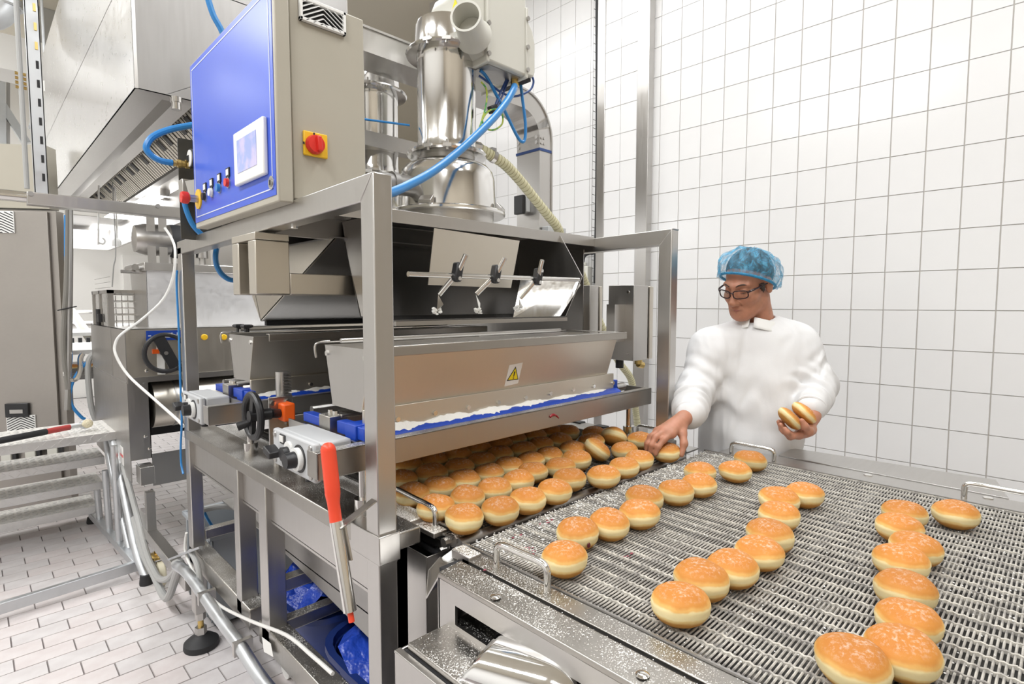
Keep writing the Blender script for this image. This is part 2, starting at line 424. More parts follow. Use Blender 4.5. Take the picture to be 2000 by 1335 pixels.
MB().box(XB+.095, 1.74, pe.y, pd.y, zb, zb+.062).build('cross_arm', M['steelwarm'], hb, bevel=.003)

# ------------------------------------------------------------------ sugar hoppers
M['warn'] = mat('warning_yellow', (.9, .72, .01), .5)
def hopper(y0, y1, label, front):
    XL, XR = .650, 1.622
    h = thing('sugar_hopper', label, 'hopper', ((XL+XR)/2, (y0+y1)/2, 1.15))
    zt, zb = 1.296, 1.148; a, b = y0+.047, y1-.035
    fo = [(y0,zt),(a,zb),(b,zb),(y1,zt)]
    def sheet(p, q, name, m):
        (ya,za),(yb,zb_) = p, q; n = V((0, zb_-za, -(yb-ya))).normalized()*.0025
        MB().prism([(XL,ya,za),(XR,ya,za),(XR-.0 if name != 'front_panel' else XR,yb,zb_),(XL,yb,zb_)], n).build(name, m, h)
    sheet(fo[0], fo[1], 'front_panel', M['steelwarm']); sheet(fo[3], fo[2], 'rear_panel', M['steel'])
    for x in (XL, XR):
        MB().prism([(x,y,z) for y,z in fo], (.003,0,0)).build('end_plate', M['steel'], h)
    MB().box(XL, XR, a, b, zb-.003, zb).build('hopper_floor', M['steel'], h)
    s = MB(); N = 40
    for i in range(N+1):
        x = XL+.01+(XR-XL-.02)*i/N
        for j in range(5):
            y = y0+.025+(y1-y0-.05)*j/4; s.v.append((x, y, 1.225+.014*math.sin(7*x+j)+random.uniform(-.004,.004)))
    for i in range(N):
        for j in range(4): s.f.append((i*5+j, (i+1)*5+j, (i+1)*5+j+1, i*5+j+1))
    s.build('sugar_fill', M['sugar'], h, kind='stuff')
    r = MB().box(XL+.04, XR+.018, y0-.027, y0+.002, zt+.004, zt+.008).box(XL+.04, XR+.018, y0-.027, y0-.024, zt-.016, zt+.006)
    r.box(XL-.003, XR+.018, y1, y1+.022, zt+.004, zt+.008).box(XR-.004, XR+.018, y0-.02, y1+.02, zt+.004, zt+.008)
    r.build('rim', M['sugared'], h, bevel=.0015)
    MB().tube([(XL+.02, y1-.05, zt+.012),(XR-.1, y1-.05, zt+.012)], .006).build('rim_rod', M['steel'], h)
    st = MB().box(XL, XR+.03, a-.012, a-.002, zb-.055, zb+.004).build('scraper_strip', M['steelwarm'], h, bevel=.0015)
    for k in range(9):
        x = XL+.09+k*.113
        MB().cyl((x,a-.012,zb-.03),(x,a-.018,zb-.03),.0065,8).build('bolt', M['bright'], st)
    for yy in (y0+.02, y1-.02):
        MB().cyl((XL-.006,yy,zt-.02),(XL+.001,yy,zt-.02),.007,8).build('bolt', M['bright'], h)
    for (x, yy) in ((XL+.035, y1-.075), (XL+.03, y1-.01)) if not front else ():
        k = MB().lathe([(.008,0),(.008,.012),(.019,.016),(.021,.022),(.016,.026)], (x,yy,zt+.008), n=6).build('clamp_knob', M['blackp'], h)
    MB().tube([(XL-.03,y0+.215,zt-.03),(XL-.03,y0+.215,zt+.004),(XL+.005,y0+.21,zt+.01)], .003).build('hook', M['steel'], h)
    return h, fo
hA, fo = hopper(1.122, 1.352, 'front stainless sugar hopper with yellow warning label', True)
hB, _ = hopper(1.852, 2.085, 'rear stainless sugar hopper with black clamp knobs at its left end', False)
# warning label on the front hopper
def on_front(x, z):
    t = (1.296-z)/(1.296-1.148); return V((x, 1.122+.047*t-.0025, z))
pc = at(1009, 731, 'Y', 1.142)
lb = MB(); xs, zs = pc.x, pc.z
pts = [on_front(xs-.030, zs+.030), on_front(xs+.024, zs+.034), on_front(xs+.024, zs-.030), on_front(xs-.030, zs-.034)]
lb.prism(pts, (0, -.001, -.0003)); lab = lb.build('warning_label', M['paper'], hA)
c0 = V((xs-.003, 0, zs-.004))
tri = lambda r, e: [on_front(c0.x+r*math.sin(a), c0.z+r*math.cos(a))+V((0,-e,0)) for a in (0, 2.0944, 4.1888)]
MB().prism(tri(.028,.0012), (0,-.0006,0)).build('triangle_border', M['blackp'], lab)
MB().prism(tri(.0225,.0019), (0,-.0005,0)).build('triangle_face', M['warn'], lab)
q = on_front(c0.x, c0.z); e = V((0,-.0026,0))
MB().prism([on_front(c0.x+dx, c0.z+dz)+e for dx,dz in ((-.0026,.013),(.0026,.013),(.0014,-.003),(-.0014,-.003))], (0,-.0004,0)).ball(on_front(c0.x, c0.z-.007)+e, .0022, 8).build('exclamation_mark', M['blackp'], lab)

# ------------------------------------------------------------------ sugar trays below the hoppers (front beam, blue roller, linear guides)
def tray(y0, label, sugar_lip):
    XL, XR = .506, 1.812
    t = thing('sugar_tray', label, 'sugar tray', (1.15, y0+.14, 1.03))
    MB().box(XL, XR, y0, y0+.004, 1.028, 1.088).box(XL, XR, y0, y0+.030, 1.084, 1.088).box(XL, XL+.004, y0, y0+.05, 1.03, 1.087).box(XR-.004, XR, y0, y0+.12, 1.03, 1.088).build('front_beam', M['sugared'] if sugar_lip else M['steel'], t, bevel=.0015)
    MB().tube([(.66,y0+.055,1.068),(1.66,y0+.055,1.068)], .031, 20, 1).build('feed_roller', M['blue'], t)
    MB().box(.64, 1.70, y0+.30, y0+.304, 1.03, 1.088).box(.72, 1.70, y0+.10, y0+.72, 1.024, 1.028).box(XR-.06, XR, y0+.02, y0+.30, 1.028, 1.034).build('pan_and_light_shield', M['steeldk'], t)  # pan, with a long flat sheet added to block light from above
    N = 90; s = MB()                                                   # ridge of loose sugar on the roller
    for i in range(N+1):
        x = .66+.96*i/N; hgt = (.004+.012*abs(math.sin(i*.21))*random.uniform(.6,1)+.003*random.random())*(1.2-.7*(i/N))
        for (dy, dz) in ((.024,-.004),(.040,hgt),(.058,hgt*.9+.002),(.078,.0)):
            s.v.append((x, y0+dy+random.uniform(-.002,.002)+.012, 1.094+dz))
    for i in range(N):
        for j in range(3): s.f.append((i*4+j, (i+1)*4+j, (i+1)*4+j+1, i*4+j+1))
    s.build('sugar_ridge', M['sugar'], t, kind='stuff')
    # left end: side plate, blue guide bars and clamp block
    MB().box(.612, .616, y0+.03, y0+.40, 1.04, 1.088).build('side_plate', M['steel'], t)
    MB().box(.627, .655, y0+.02, y0+.15, 1.088, 1.118).build('guide_bar', M['blue'], t, bevel=.002)
    MB().box(.622, .668, y0-.0+.05, y0+.10, 1.084, 1.121).build('guide_bar', M['blue'], t, bevel=.002)
    MB().box(.627, .655, y0+.23, y0+.34, 1.088, 1.112).build('guide_bar', M['blue'], t, bevel=.002)
    MB().box(.615, .665, y0+.165, y0+.222, 1.075, 1.126).box(.645, .72, y0+.16, y0+.225, 1.12, 1.128).build('clamp_block', M['sugared'], t, bevel=.002)
    for yy in (y0+.18, y0+.205): MB().cyl((.64,yy,1.126),(.64,yy,1.136),.008,8).build('bolt', M['bright'], t)
    MB().box(1.655, 1.70, y0+.075, y0+.125, 1.086, 1.122).build('guide_block', M['blue'], t, bevel=.002)
    MB().cyl((1.70,y0+.09,1.09),(1.77,y0+.10,1.088),.016,12).cyl((XR,y0+.05,1.058),(XR+.02,y0+.05,1.058),.014,10).build('roller_journal', M['steel'], t)
    MB().tube([(.66,y0+.36,1.11),(1.5,y0+.36,1.11)], .012, 10, 1).build('guide_rod', M['steel'], t)
    # lifting rods with collars standing on the rail
    for x in (.651, 1.77):
        MB().cyl((x,y0+.07,.897),(x,y0+.07,1.03),.011,12).build('lifting_rod', M['bright'], t)
        MB().cyl((x,y0+.07,.903),(x,y0+.07,.94),.022,16).build('collar', M['bright'], t)
tray(1.098, 'front sugar tray with blue roller above the doughnuts', True)
tray(1.838, 'rear sugar tray with blue guide bars behind the handwheel', False)
# smear of red jam on the front tray
p = at(1068, 815, 'Y', 1.0975)
jm = MB().tube([at(a,b,'Y',1.0975) for a,b in ((1074,814),(1079,810),(1086,811),(1091,816))], [.004,.0045,.003,.002], 8)
tag_j = jm.build('jam_smear', mat('jam', (.28, .01, .02), .3)); set_tags(tag_j, 'curved smear of red jam on the front tray', 'jam smear')

# ------------------------------------------------------------------ control boxes on the tray ends
def control_box(y0, y1, label):
    t = thing('control_box', label, 'control box', (.56, (y0+y1)/2, 1.0))
    zb, zt = 1.013, 1.096
    MB().box(.536, .610, y0, y1, zb, zt).build('housing', M['grayp'], t, bevel=.006)
    c = MB().box(.518, .535, y0-.004, y1+.004, zb-.003, zt+.002).build('cover', M['grayp'], t, bevel=.005)
    for yy in (y0+.012, y1-.012):
        for zz in (zb+.01, zt-.01): MB().cyl((.519,yy,zz),(.515,yy,zz),.007,10).build('cover_screw', M['steel'], c)
    L = y1-y0
    k = MB().cyl((.518,y0+L*.32,1.052),(.506,y0+L*.32,1.052),.026,24).build('speed_dial', M['white'], t)
    MB().cyl((.507,y0+L*.32,1.052),(.484,y0+L*.32,1.052),.019,12,.017).build('dial_knob', M['blackp'], k)
    MB().cyl((.518,y0+L*.32,1.052),(.516,y0+L*.32,1.052),.032,24).build('dial_plate', M['blackp'], k)
    MB().cyl((.518,y0+L*.56,1.055),(.498,y0+L*.56,1.055),.0165,16).build('push_button', M['blackp'], t)
    MB().cyl((.518,y0+L*.56,1.062),(.512,y0+L*.56,1.062),.021,16).build('button_collar', M['white'], t)
    s = MB().obox((.495,y0+L*.78,1.053),(.014,0,0),(0,.019,.006),(0,-.003,.008)).build('selector_switch', M['blackp'], t, bevel=.003)
    MB().box(.516, .519, y0+L*.66, y0+L*.80, 1.070, 1.092).build('name_plate', M['blackp'], t)
    MB().box(.514, .517, y0+L*.70, y0+L*.79, 1.074, 1.089).build('label_window', M['paper'], t)
    MB().cyl((.56,y0+L*.5,zb),(.56,y0+L*.5,zb-.03),.012,12).build('cable_gland', M['blackp'], t)
    MB().box(.585, .612, y0+.05, y0+.09, 1.03, 1.08).build('support_bracket', M['steel'], t)
MB().box(.735, 1.765, 1.80, 1.804, .945, 1.02).build('light_block_plate', M['steeldk'], fr)  # plate added to keep light from behind off the doughnuts
control_box(1.142, 1.362, 'grey control box with black knobs at the front left, nearest the orange rod')
control_box(1.967, 2.177, 'grey control box with black knobs on the far end of the left rail')

# ------------------------------------------------------------------ height adjuster
ha = thing('height_adjuster', 'black handwheel with toothed column and orange counter', 'height adjuster', (.66, 1.72, .9))
wc = at(494, 812, 'X', .575); ax = V((-1, -.06, 0)).normalized()
rx, ry, rz = V((0,1,0)), V((0,0,1)), ax
R_ = .062
ring = [wc+rx*R_*math.cos(t)+ry*R_*math.sin(t) for t in [2*math.pi*i/28 for i in range(28)]]
wh = MB().tube(ring, .0105, 10, 1, closed=True).build('handwheel', M['blackp'], ha)
MB().beam(wc-ry*.055+rx*.01, wc+ry*.055-rx*.01, .022, .012, up=(1,0,0)).cyl(wc+V((.05,0,0)), wc-V((.012,0,0)), .017, 14).build('wheel_spoke', M['blackp'], wh)
MB().cyl(wc+V((-.004,.014,-.020)), wc+V((-.036,.024,-.030)), .010, 12, .013).build('crank_grip', M['blackp'], wh)
cp = at(550, 725, 'Y', 1.75)
MB().box(cp.x-.062, cp.x+.012, 1.70, 1.706, .93, 1.118).build('mount_plate', M['steel'], ha, bevel=.002)
for dx, dz in ((-.05,1.10),(-.005,1.10),(-.05,.95),(-.005,1.03)): MB().cyl((cp.x+dx,1.70,dz),(cp.x+dx,1.692,dz),.008,8).build('bolt', M['bright'], ha)
MB().box(cp.x-.036, cp.x+.002, 1.655, 1.70, 1.045, 1.10).build('position_counter', M['orange'], ha, bevel=.006)
MB().cyl((cp.x-.04,1.68,1.07),(wc.x+.05,wc.y,wc.z),.014,12).build('drive_shaft', M['blackp'], ha)
col = MB().cyl((cp.x,1.75,.90),(cp.x,1.75,cp.z),.019,18).build('toothed_column', M['steel'], ha)
tt = MB()
for k in range(9): tt.box(cp.x-.004, cp.x+.021, 1.728, 1.745, 1.105+k*.0095, 1.1095+k*.0095)
tt.build('rack_teeth', M['steeldk'], col)
MB().lathe([(.03,0),(.03,.01),(.022,.014)], (cp.x,1.75,1.088), n=20).build('column_collar', M['paper'], ha)
kb = at(592, 853, 'X', .60)
MB().cyl(kb, kb+V((-.006,-.05,.004)), .009, 10).ball(kb+V((-.006,-.05,.004)), .014, 8, (1,1,.6)).ball(kb+V((.0,0,0)), .016, 8).build('clamp_lever', M['blackp'], ha)
MB().cyl((cp.x-.04,1.70,.905),(cp.x-.04,1.70,.94),.012,10).cyl((cp.x,1.63,.905),(cp.x,1.63,1.0),.009,10).build('stand', M['steel'], ha)

# ------------------------------------------------------------------ orange rod in its steel holder
a, b, c_, d_ = at(641,878,'X',.512), at(656,1018,'X',.512), at(684,1193,'X',.512), at(687,1214,'X',.512)
sh = thing('rod_holder', 'polished steel tube holder clipped to the front left post', 'tube holder', c_)
MB().tube([b, c_], .0135, 18, 1).build('holder_tube', M['bright'], sh)
MB().beam(b+V((0,-.012,-.01)), V((.60,1.02,b.z+.03)), .02, .003).beam(b+V((.010,-.012,-.005)), b+V((.014,-.03,-.075)), .016, .004, up=(1,0,0)).build('clip', M['steel'], sh)
o = MB().tube([a, a.lerp(b,.25), a.lerp(b,.5), b.lerp(a,.02), d_], [.0155,.0155,.0155,.0125,.006], 14, 3).ball(a, .0155, 12).build('red_rod', mat('orange_red_plastic', (.85,.075,.03), .38))
set_tags(o, 'orange red plastic rod standing in a steel tube holder', 'plastic rod')

# ------------------------------------------------------------------ sugar chutes under the deck
M['shade_steel'] = steel('shaded_steel', base=(.16,.155,.15), rough=.42)  # shade inside the chute put into a darker steel colour
def chute(yo, label, front):
    t = thing('sugar_chute', label, 'sugar chute', (1.1, 1.4+yo, 1.35))
    XL, XR = (.84 if front else .80), 1.575; zb = 1.350
    prof = [(1.612,1.655),(1.59,1.58),(1.509,1.362),(1.335,zb),(1.318,zb+.004)]
    if not front:
        # funnel with slanting front: the left end plate shows as a bright triangle
        for x in (XL, XR): MB().prism([(x,1.572,1.60),(x,1.981,1.425),(x,2.196,1.335),(x,2.274,1.428),(x,2.32,1.60)], (.004,0,0)).build('end_plate', M['steelwarm'], t)
        MB().prism([(XL,1.572,1.60),(XR,1.572,1.60),(XR,2.196,1.335),(XL,2.196,1.335)], (0,.002,.004)).build('front_sheet', M['steeldk'], t)
        MB().prism([(XL,2.32,1.60),(XR,2.32,1.60),(XR,2.196,1.335),(XL,2.196,1.335)], (0,-.004,0)).build('rear_sheet', M['steel'], t)
        MB().box(XL+.02, XR-.02, 2.19, 2.21, 1.318, 1.336).build('outlet_lip', M['dark'], t)
        for x in (.80, 1.54): MB().box(x, x+.03, 1.60, 2.30, 1.60, 1.606).build('flange', M['steel'], t)
        MB().prism([(1.30,1.93,1.395),(1.42,1.93,1.395),(1.42,1.99,1.37),(1.30,1.99,1.37)], (0,0,-.008)).build('slide_gate', M['blackp'], t)
        k = MB().ball(V((1.13,1.98,1.352)), .016, 8, (1.2,1,.9)).cyl((1.13,2.02,1.38),(1.13,1.98,1.352),.006,8).build('clamp_knob', M['blackp'], t)
        return t
    s = MB()
    for i in range(len(prof)-1):
        (ya,za),(yb,zb2) = prof[i], prof[i+1]; n = V((0,zb2-za,-(yb-ya))).normalized()*.003
        s.prism([(XL,ya+yo,za),(XR,ya+yo,za),(XR,yb+yo,zb2),(XL,yb+yo,zb2)], n)
    s.build('trough_sheet', M['shade_steel'] if front else M['steelwarm'], t)
    MB().box(XL, XR, 1.312+yo, 1.322+yo, zb-.010, zb+.003).build('trough_lip', M['sugared'], t)
    ends = [(1.612,1.655),(1.35,1.655),(1.245,1.50),(1.325,zb),(1.50,1.362),(1.59,1.58)]
    for x in (XL, XR):
        MB().prism([(x,y+yo,z) for y,z in (ends if x == XR else [(1.612,1.655),(1.42,1.655),(1.352,1.36),(1.50,1.362),(1.59,1.58)])], (.004,0,0)).build('end_plate', M['steel'], t)
    if front:
        # slanting inner cheek at the right end
        MB().prism([at(1017,548,'Y',1.47), at(1128,548,'Y',1.262), at(1134,556,'Y',1.262), at(1093,619,'Y',1.325), at(1003,621,'Y',1.335)], (0,.002,.002)).build('cheek_plate', M['bright'], t)
        MB().prism([at(848,445,'Y',1.352), at(1015,470,'Y',1.352), at(998,562,'Y',1.335), at(836,556,'Y',1.335)], (0,.003,0)).build('deflector_plate', M['steelwarm'], t)
        r0, r1 = at(690,530,'Y',1.25), at(1130,546,'Y',1.25)
        MB().tube([(XL,1.25,r0.z+.0), (r1.x,1.25,r1.z)], .0075, 12, 1).build('clamp_rail', M['bright'], t)
        for (cx, cy, tx, ty, ex, ey, bx, by) in ((893,531,910,497,858,575,853,606),(968,535,986,503,931,574,936,605),(1050,540,1059,508,1016,583,1014,600)):
            cc = at(cx, cy, 'Y', 1.245)
            k = MB().obox(cc, (.012,0,-.003), (0,.014,0), (.006,0,.027)).build('clamp', M['blackp'], t, bevel=.006)
            for sg in (-1, 1): MB().cyl(cc+V((.004*sg,-.014,.019*sg)), cc+V((.004*sg,-.018,.019*sg)), .006, 10).build('clamp_screw', M['bright'], k)
            top, en, bl = at(tx,ty,'Y',1.215), at(ex,ey,'Y',1.285), at(bx,by,'Y',1.30)
            rd = MB().tube([top, cc+V((0,-.004,0)), en], .0075, 12, 1).build('scraper_rod', M['bright'], t)
            MB().prism([en+V((-.004,0,0)), en+V((.018,.004,-.028)), bl+V((.008,.006,-.004)), bl], (.0015,.003,.001)).build('scraper_blade', M['bright'], rd)
            h = MB()
            for k2 in range(14):
                h.ball(bl+V((random.uniform(-.012,.016), random.uniform(.0,.015), random.uniform(-.012,.006))), random.uniform(.004,.008), 6, (1,1,.6))
            h.build('sugar_clump', M['sugar'], t, kind='stuff')
    else:
        MB().prism([(.60,1.70+yo,1.62),(.60,1.40+yo,1.58),(.60,1.33+yo,1.37),(.60,1.45+yo,1.40)], (.07,0,0)).build('hopper_neck', M['steelwarm'], t)
    return t
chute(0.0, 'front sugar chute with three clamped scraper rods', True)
chute(0, 'rear sugar chute with slanted steel plates beside the hanging bracket', False)

# ------------------------------------------------------------------ drive boxes on the right side
db = thing('drive_box', 'upright stainless drive box with cable glands right of the front hopper', 'drive box', (1.96, 1.3, 1.17))
MB().box(1.900, 2.005, 1.238, 1.362, 1.172, 1.478).build('housing', M['steel'], db, bevel=.002)
MB().box(2.010, 2.035, 1.232, 1.368, 1.175, 1.474).build('lid', M['steelwarm'], db, bevel=.002)
for z in (1.20, 1.45): MB().cyl((1.90,1.265,z),(1.896,1.265,z),.006,8).build('screw', M['bright'], db)
MB().cyl((1.94,1.33,1.172),(1.94,1.33,1.135),.017,12).build('cable_gland', M['blackp'], db)
MB().cyl((1.965,1.255,1.172),(1.965,1.255,1.155),.016,12).cyl((1.965,1.255,1.155),(1.99,1.25,1.148),.014,8).build('cable_gland', M['brass'], db)
MB().box(1.829, 1.90, 1.28, 1.32, 1.25, 1.40).build('mount', M['steel'], db)
db2 = thing('drive_box', 'stainless drive box behind the front hopper, left of the one with glands', 'drive box', (1.93, 1.5, 1.17))
MB().box(1.902, 1.965, 1.46, 1.585, 1.172, 1.482).build('housing', M['steel'], db2, bevel=.002)
MB().box(1.967, 1.985, 1.455, 1.59, 1.175, 1.478).build('lid', M['steelwarm'], db2, bevel=.002)
MB().box(1.829, 1.902, 1.50, 1.54, 1.25, 1.40).build('mount', M['steel'], db2)
# ------------------------------------------------------------------ blue control cabinet on the frame
M['doorblue'] = mat('blue_door_film', (.05, .12, .66), .30, noise=(2, (.042, .105, .62), .3, .7))
M['doorline'] = mat('white_line', (.75, .78, .86), .4)
M['screen'] = mat('touch_display', (.30, .36, .62), .15, noise=(22, (.55, .48, .66), .4, .6), emit=((.40, .48, .85), .35))
XD = .556
cb = thing('control_cabinet', 'blue-fronted grey control cabinet with touch screen on top of the frame', 'control cabinet', (.70, 1.72, 1.655))
yR = at(545,397,'X',XD).y; yL = at(383,446,'X',XD).y; zB = 1.652; zT = at(384,114,'X',XD).z
MB().box(XD, XD+.038, yR, yL, zB, zT).build('door', M['beige'], cb, bevel=.004)
door = bpy.data.objects['door']
MB().box(XD-.0015, XD+.001, yR+.012, yL-.004, zB+.018, zT-.006).build('door_film', M['doorblue'], door)
e = XD-.0025; i0, i1, j0, j1 = yR+.03, yL-.018, zB+.034, zT-.022
bd = MB()
for (ya, yb, za, zb_) in ((i0,i1,j0,j0+.0028),(i0,i1,j1-.0028,j1),(i0,i0+.0028,j0,j1),(i1-.0028,i1,j0,j1)): bd.box(e, e+.0012, ya, yb, za, zb_)
bd.build('border_line', M['doorline'], door)
yS = 1.402
MB().box(.602, .807, yS, 2.05, 1.668, zT-.006).build('body', M['beige'], cb, bevel=.003)
MB().box(.594, .603, yS+.012, 2.04, 1.672, zT-.012).build('door_gasket', M['blackp'], cb)
for y in (1.44, 1.98): MB().box(.62, .78, y, y+.04, 1.640, 1.670).build('mounting_foot', M['steel'], cb)
# touch screen
def on_door(px, py, off=0): return at(px, py, 'X', XD-off)
q = [on_door(*p, .0) for p in ((465,263),(523,229),(523,343),(465,366))]
y0, y1 = q[1].y, q[0].y; z0, z1 = (q[2].z+q[3].z)/2, (q[0].z+q[1].z)/2
ts = MB().box(XD-.014, XD-.001, y0, y1, z0, z1).build('touch_screen', M['white'], cb, bevel=.004)
my, mz = (y1-y0)*.20, (z1-z0)*.21
MB().box(XD-.0155, XD-.0135, y0+my, y1-my*.75, z0+mz, z1-mz*.85).build('display', M['screen'], ts)
# push buttons with name plates
for (px, py, m) in ((403,384,'blackp'),(416,376,'white'),(431,367,'hoseblue'),(448,357,'red')):
    p = on_door(px, py)
    b = MB().cyl(p+V((-.001,0,0)), p+V((-.005,0,0)), .0155, 18).build('push_button', M['steel'], cb)
    MB().cyl(p+V((-.004,0,0)), p+V((-.013,0,0)), .0125, 16, .0115).build('button_cap', M[m], b)
    pl = MB().box(XD-.005, XD-.0005, p.y-.014, p.y+.014, p.z+.016, p.z+.042).build('name_plate', M['blackp'], b)
    MB().box(XD-.006, XD-.0045, p.y-.010, p.y+.010, p.z+.021, p.z+.038).build('name_label', M['paper'], b)
p = on_door(390, 389)
es = MB().cyl(p, p+V((-.006,0,0)), .032, 24).build('emergency_stop', M['yellow'], cb)
MB().cyl(p+V((-.006,0,0)), p+V((-.032,0,0)), .012, 16).build('stop_stem', M['steel'], es)
MB().lathe([(.013,0),(.019,.005),(.0195,.018),(.017,.024),(.008,.026)], p+V((-.030,0,0)), (-1,0,0), 20).build('stop_button', M['red'], es)
p = on_door(532, 357)
lk = MB().cyl(p, p+V((-.004,0,0)), .017, 20).build('lock', M['bright'], cb)
MB().cyl(p+V((-.003,0,0)), p+V((-.006,0,0)), .010, 16).build('key_insert', M['steeldk'], lk)
MB().box(p.x-.0075, p.x-.0055, p.y-.0015, p.y+.0015, p.z-.006, p.z+.006).build('key_slot', M['blackp'], lk)
# yellow and red isolator switch on the side
q = [at(*p, 'Y', yS) for p in ((590,256),(637,263),(637,313),(590,303))]
iso = MB().box(q[0].x, q[1].x, yS-.009, yS, q[2].z+.002, q[0].z+.002).build('isolator_plate', M['yellow'], cb, bevel=.003)
ic = at(614, 283, 'Y', yS-.01)
MB().lathe([(.024,0),(.024,.006),(.0215,.016),(.010,.017)], ic, (0,-1,0), 28).build('rotary_knob', M['red'], iso)
MB().obox(ic+V((.004,-.020,0)), (.006,0,.0),(0,.008,0),(-.002,0,.019)).build('knob_grip', M['red'], iso, bevel=.003)
for dx, dz in ((0,.028),(-.028,0)): MB().box(ic.x+dx-.002, ic.x+dx+.002, ic.y-.0005, ic.y+.001, ic.z+dz-.003, ic.z+dz+.003).build('position_mark', M['blackp'], iso)
# chevron vent on the side
q = [at(*p, 'Y', yS-.012) for p in ((584,44),(678,70))]
vx0, vx1, vz0 = q[0].x+.004, q[1].x-.002, (q[0].z+q[1].z)/2+.006
def chevron(x0, x1, z0, z1, y, parent, n, m, m2, dirv=None):
    """frame, dark backing and roof-shaped louvre slats"""
    v = MB().box(x0, x1, y-.012, y, z0, z0+.008).box(x0, x0+.007, y-.012, y, z0, z1).box(x1-.007, x1, y-.012, y, z0, z1).box(x0, x1, y-.012, y, z1-.008, z1).build('vent', m, parent, bevel=.001)
    MB().box(x0, x1, y-.002, y-.0005, z0, z1).build('vent_backing', m2, v)
    xm = (x0+x1)/2; hw = xm-x0-.006; sl = hw*.62; pitch = (z1-z0)/n
    for k in range(-int(sl/pitch)-1, n):
        zc = z0+k*pitch
        pts = []
        for sg in (-1, 1):
            xa, za, xb, zb = xm, zc+sl, xm+sg*hw, zc          # ridge to eave
            if zb < z0+.006:
                t = (z0+.006-za)/(zb-za)
                if t <= 0.02: continue
                xb, zb = xa+(xb-xa)*t, z0+.006
            if za > z1-.006:
                t = (z1-.006-za)/(zb-za)
                if t >= .98: continue
                xa, za = xa+(xb-xa)*t, z1-.006
            pts.append((xa, za, xb, zb))
        if not pts: continue
        s = MB(); h = pitch*.42
        for (xa, za, xb, zb) in pts:
            s.prism([(xa,y-.003,za+h*.5),(xb,y-.003,zb+h*.5),(xb,y-.012,zb-h*.5),(xa,y-.012,za-h*.5)], (0,0,-.002))
        s.build('slat', m, v)
    return v
chevron(vx0, vx1, vz0, zT-.012, yS, cb, 5, M['white'], M['dark'])

# ------------------------------------------------------------------ dark pneumatic plate beside the cabinet
YPn = 2.22
q0, q1, q2 = at(346,268,'Y',YPn), at(400,268,'Y',YPn), at(346,460,'Y',YPn)
pn = thing('pneumatic_plate', 'dark grey mounting plate with gauge and brass fitting left of the blue cabinet', 'mounting plate', (q0.x+.1, YPn, 1.65))
MB().box(q0.x, q0.x+.22, YPn, YPn+.004, 1.63, q0.z).build('plate', mat('dark_grey_plate', (.10,.095,.085), .45, .6), pn, bevel=.001)
g = at(371, 309, 'Y', YPn-.06)
gg = MB().cyl(g+V((.016,.0,0)), g, .032, 24).build('gauge', M['blackp'], pn)
MB().cyl(g+V((0,0,0)), g+V((-.003,0,0)), .028, 24).build('gauge_dial', M['paper'], gg)
MB().cyl(g, (g.x+.016, YPn, g.z), .012, 10).build('gauge_stem', M['blackp'], pn)
f0, f1 = at(338,318,'Y',YPn-.04), at(378,322,'Y',YPn-.04)
bf = MB()
for k in range(5):
    a, b = f0.lerp(f1, k/5), f0.lerp(f1, (k+.85)/5); bf.cyl(a, b, (.010,.014,.012,.015,.010)[k], 8)
bf.build('brass_fitting', M['brass'], pn)
v0 = at(366, 380, 'Y', YPn-.03)
MB().box(v0.x-.02, v0.x+.05, YPn-.05, YPn, v0.z-.02, v0.z+.05).build('valve', M['steel'], pn, bevel=.003)
MB().obox(v0+V((.01,-.03,.02)), (.017,0,.006), (0,.001,0), (-.006,0,.026)).build('paper_tag', M['paper'], pn)
def hose(name, label, cat, pts, r, m, group=None, n=10, sm=5):
    o = MB().tube(pts, r, n, sm).build(name, m); set_tags(o, label, cat, group); return o
hose('air_hose', 'blue air hose looping from the brass fitting up behind the blue cabinet', 'air hose', [at(*p,'Y',YPn-.04) for p in ((337,318),(312,313),(292,300),(286,285),(300,266),(335,252),(384,243),(430,236))], .0105, M['hoseblue'])
hose('air_hose', 'blue air hose curving down the dark plate below the gauge', 'air hose', [at(*p,'Y',YPn-.03) for p in ((361,366),(359,385),(364,410),(376,438),(392,456),(404,464))], .009, M['hoseblue'])
hose('air_hose', 'blue air hose in front of the hood above the blue cabinet', 'air hose', [at(*p,'Y',2.35) for p in ((404,-10),(416,28),(432,58),(445,90),(470,140))], .011, M['hoseblue'])
hose('air_hose', 'two thin blue air tubes hanging in a loop under the left top beam', 'air hose', [at(*p,'Y',2.30) for p in ((424,478),(421,500),(424,520),(436,538),(456,547),(490,540),(512,515),(532,485))], .010, M['hoseblue'])
hose('air_hose', 'thin blue air tube running down the rear left post', 'air hose', [at(*p,'X',.585) for p in ((346,528),(345,560),(349,640),(352,740),(355,820),(353,870),(354,905),(358,925))], .0040, M['hoseblue'])

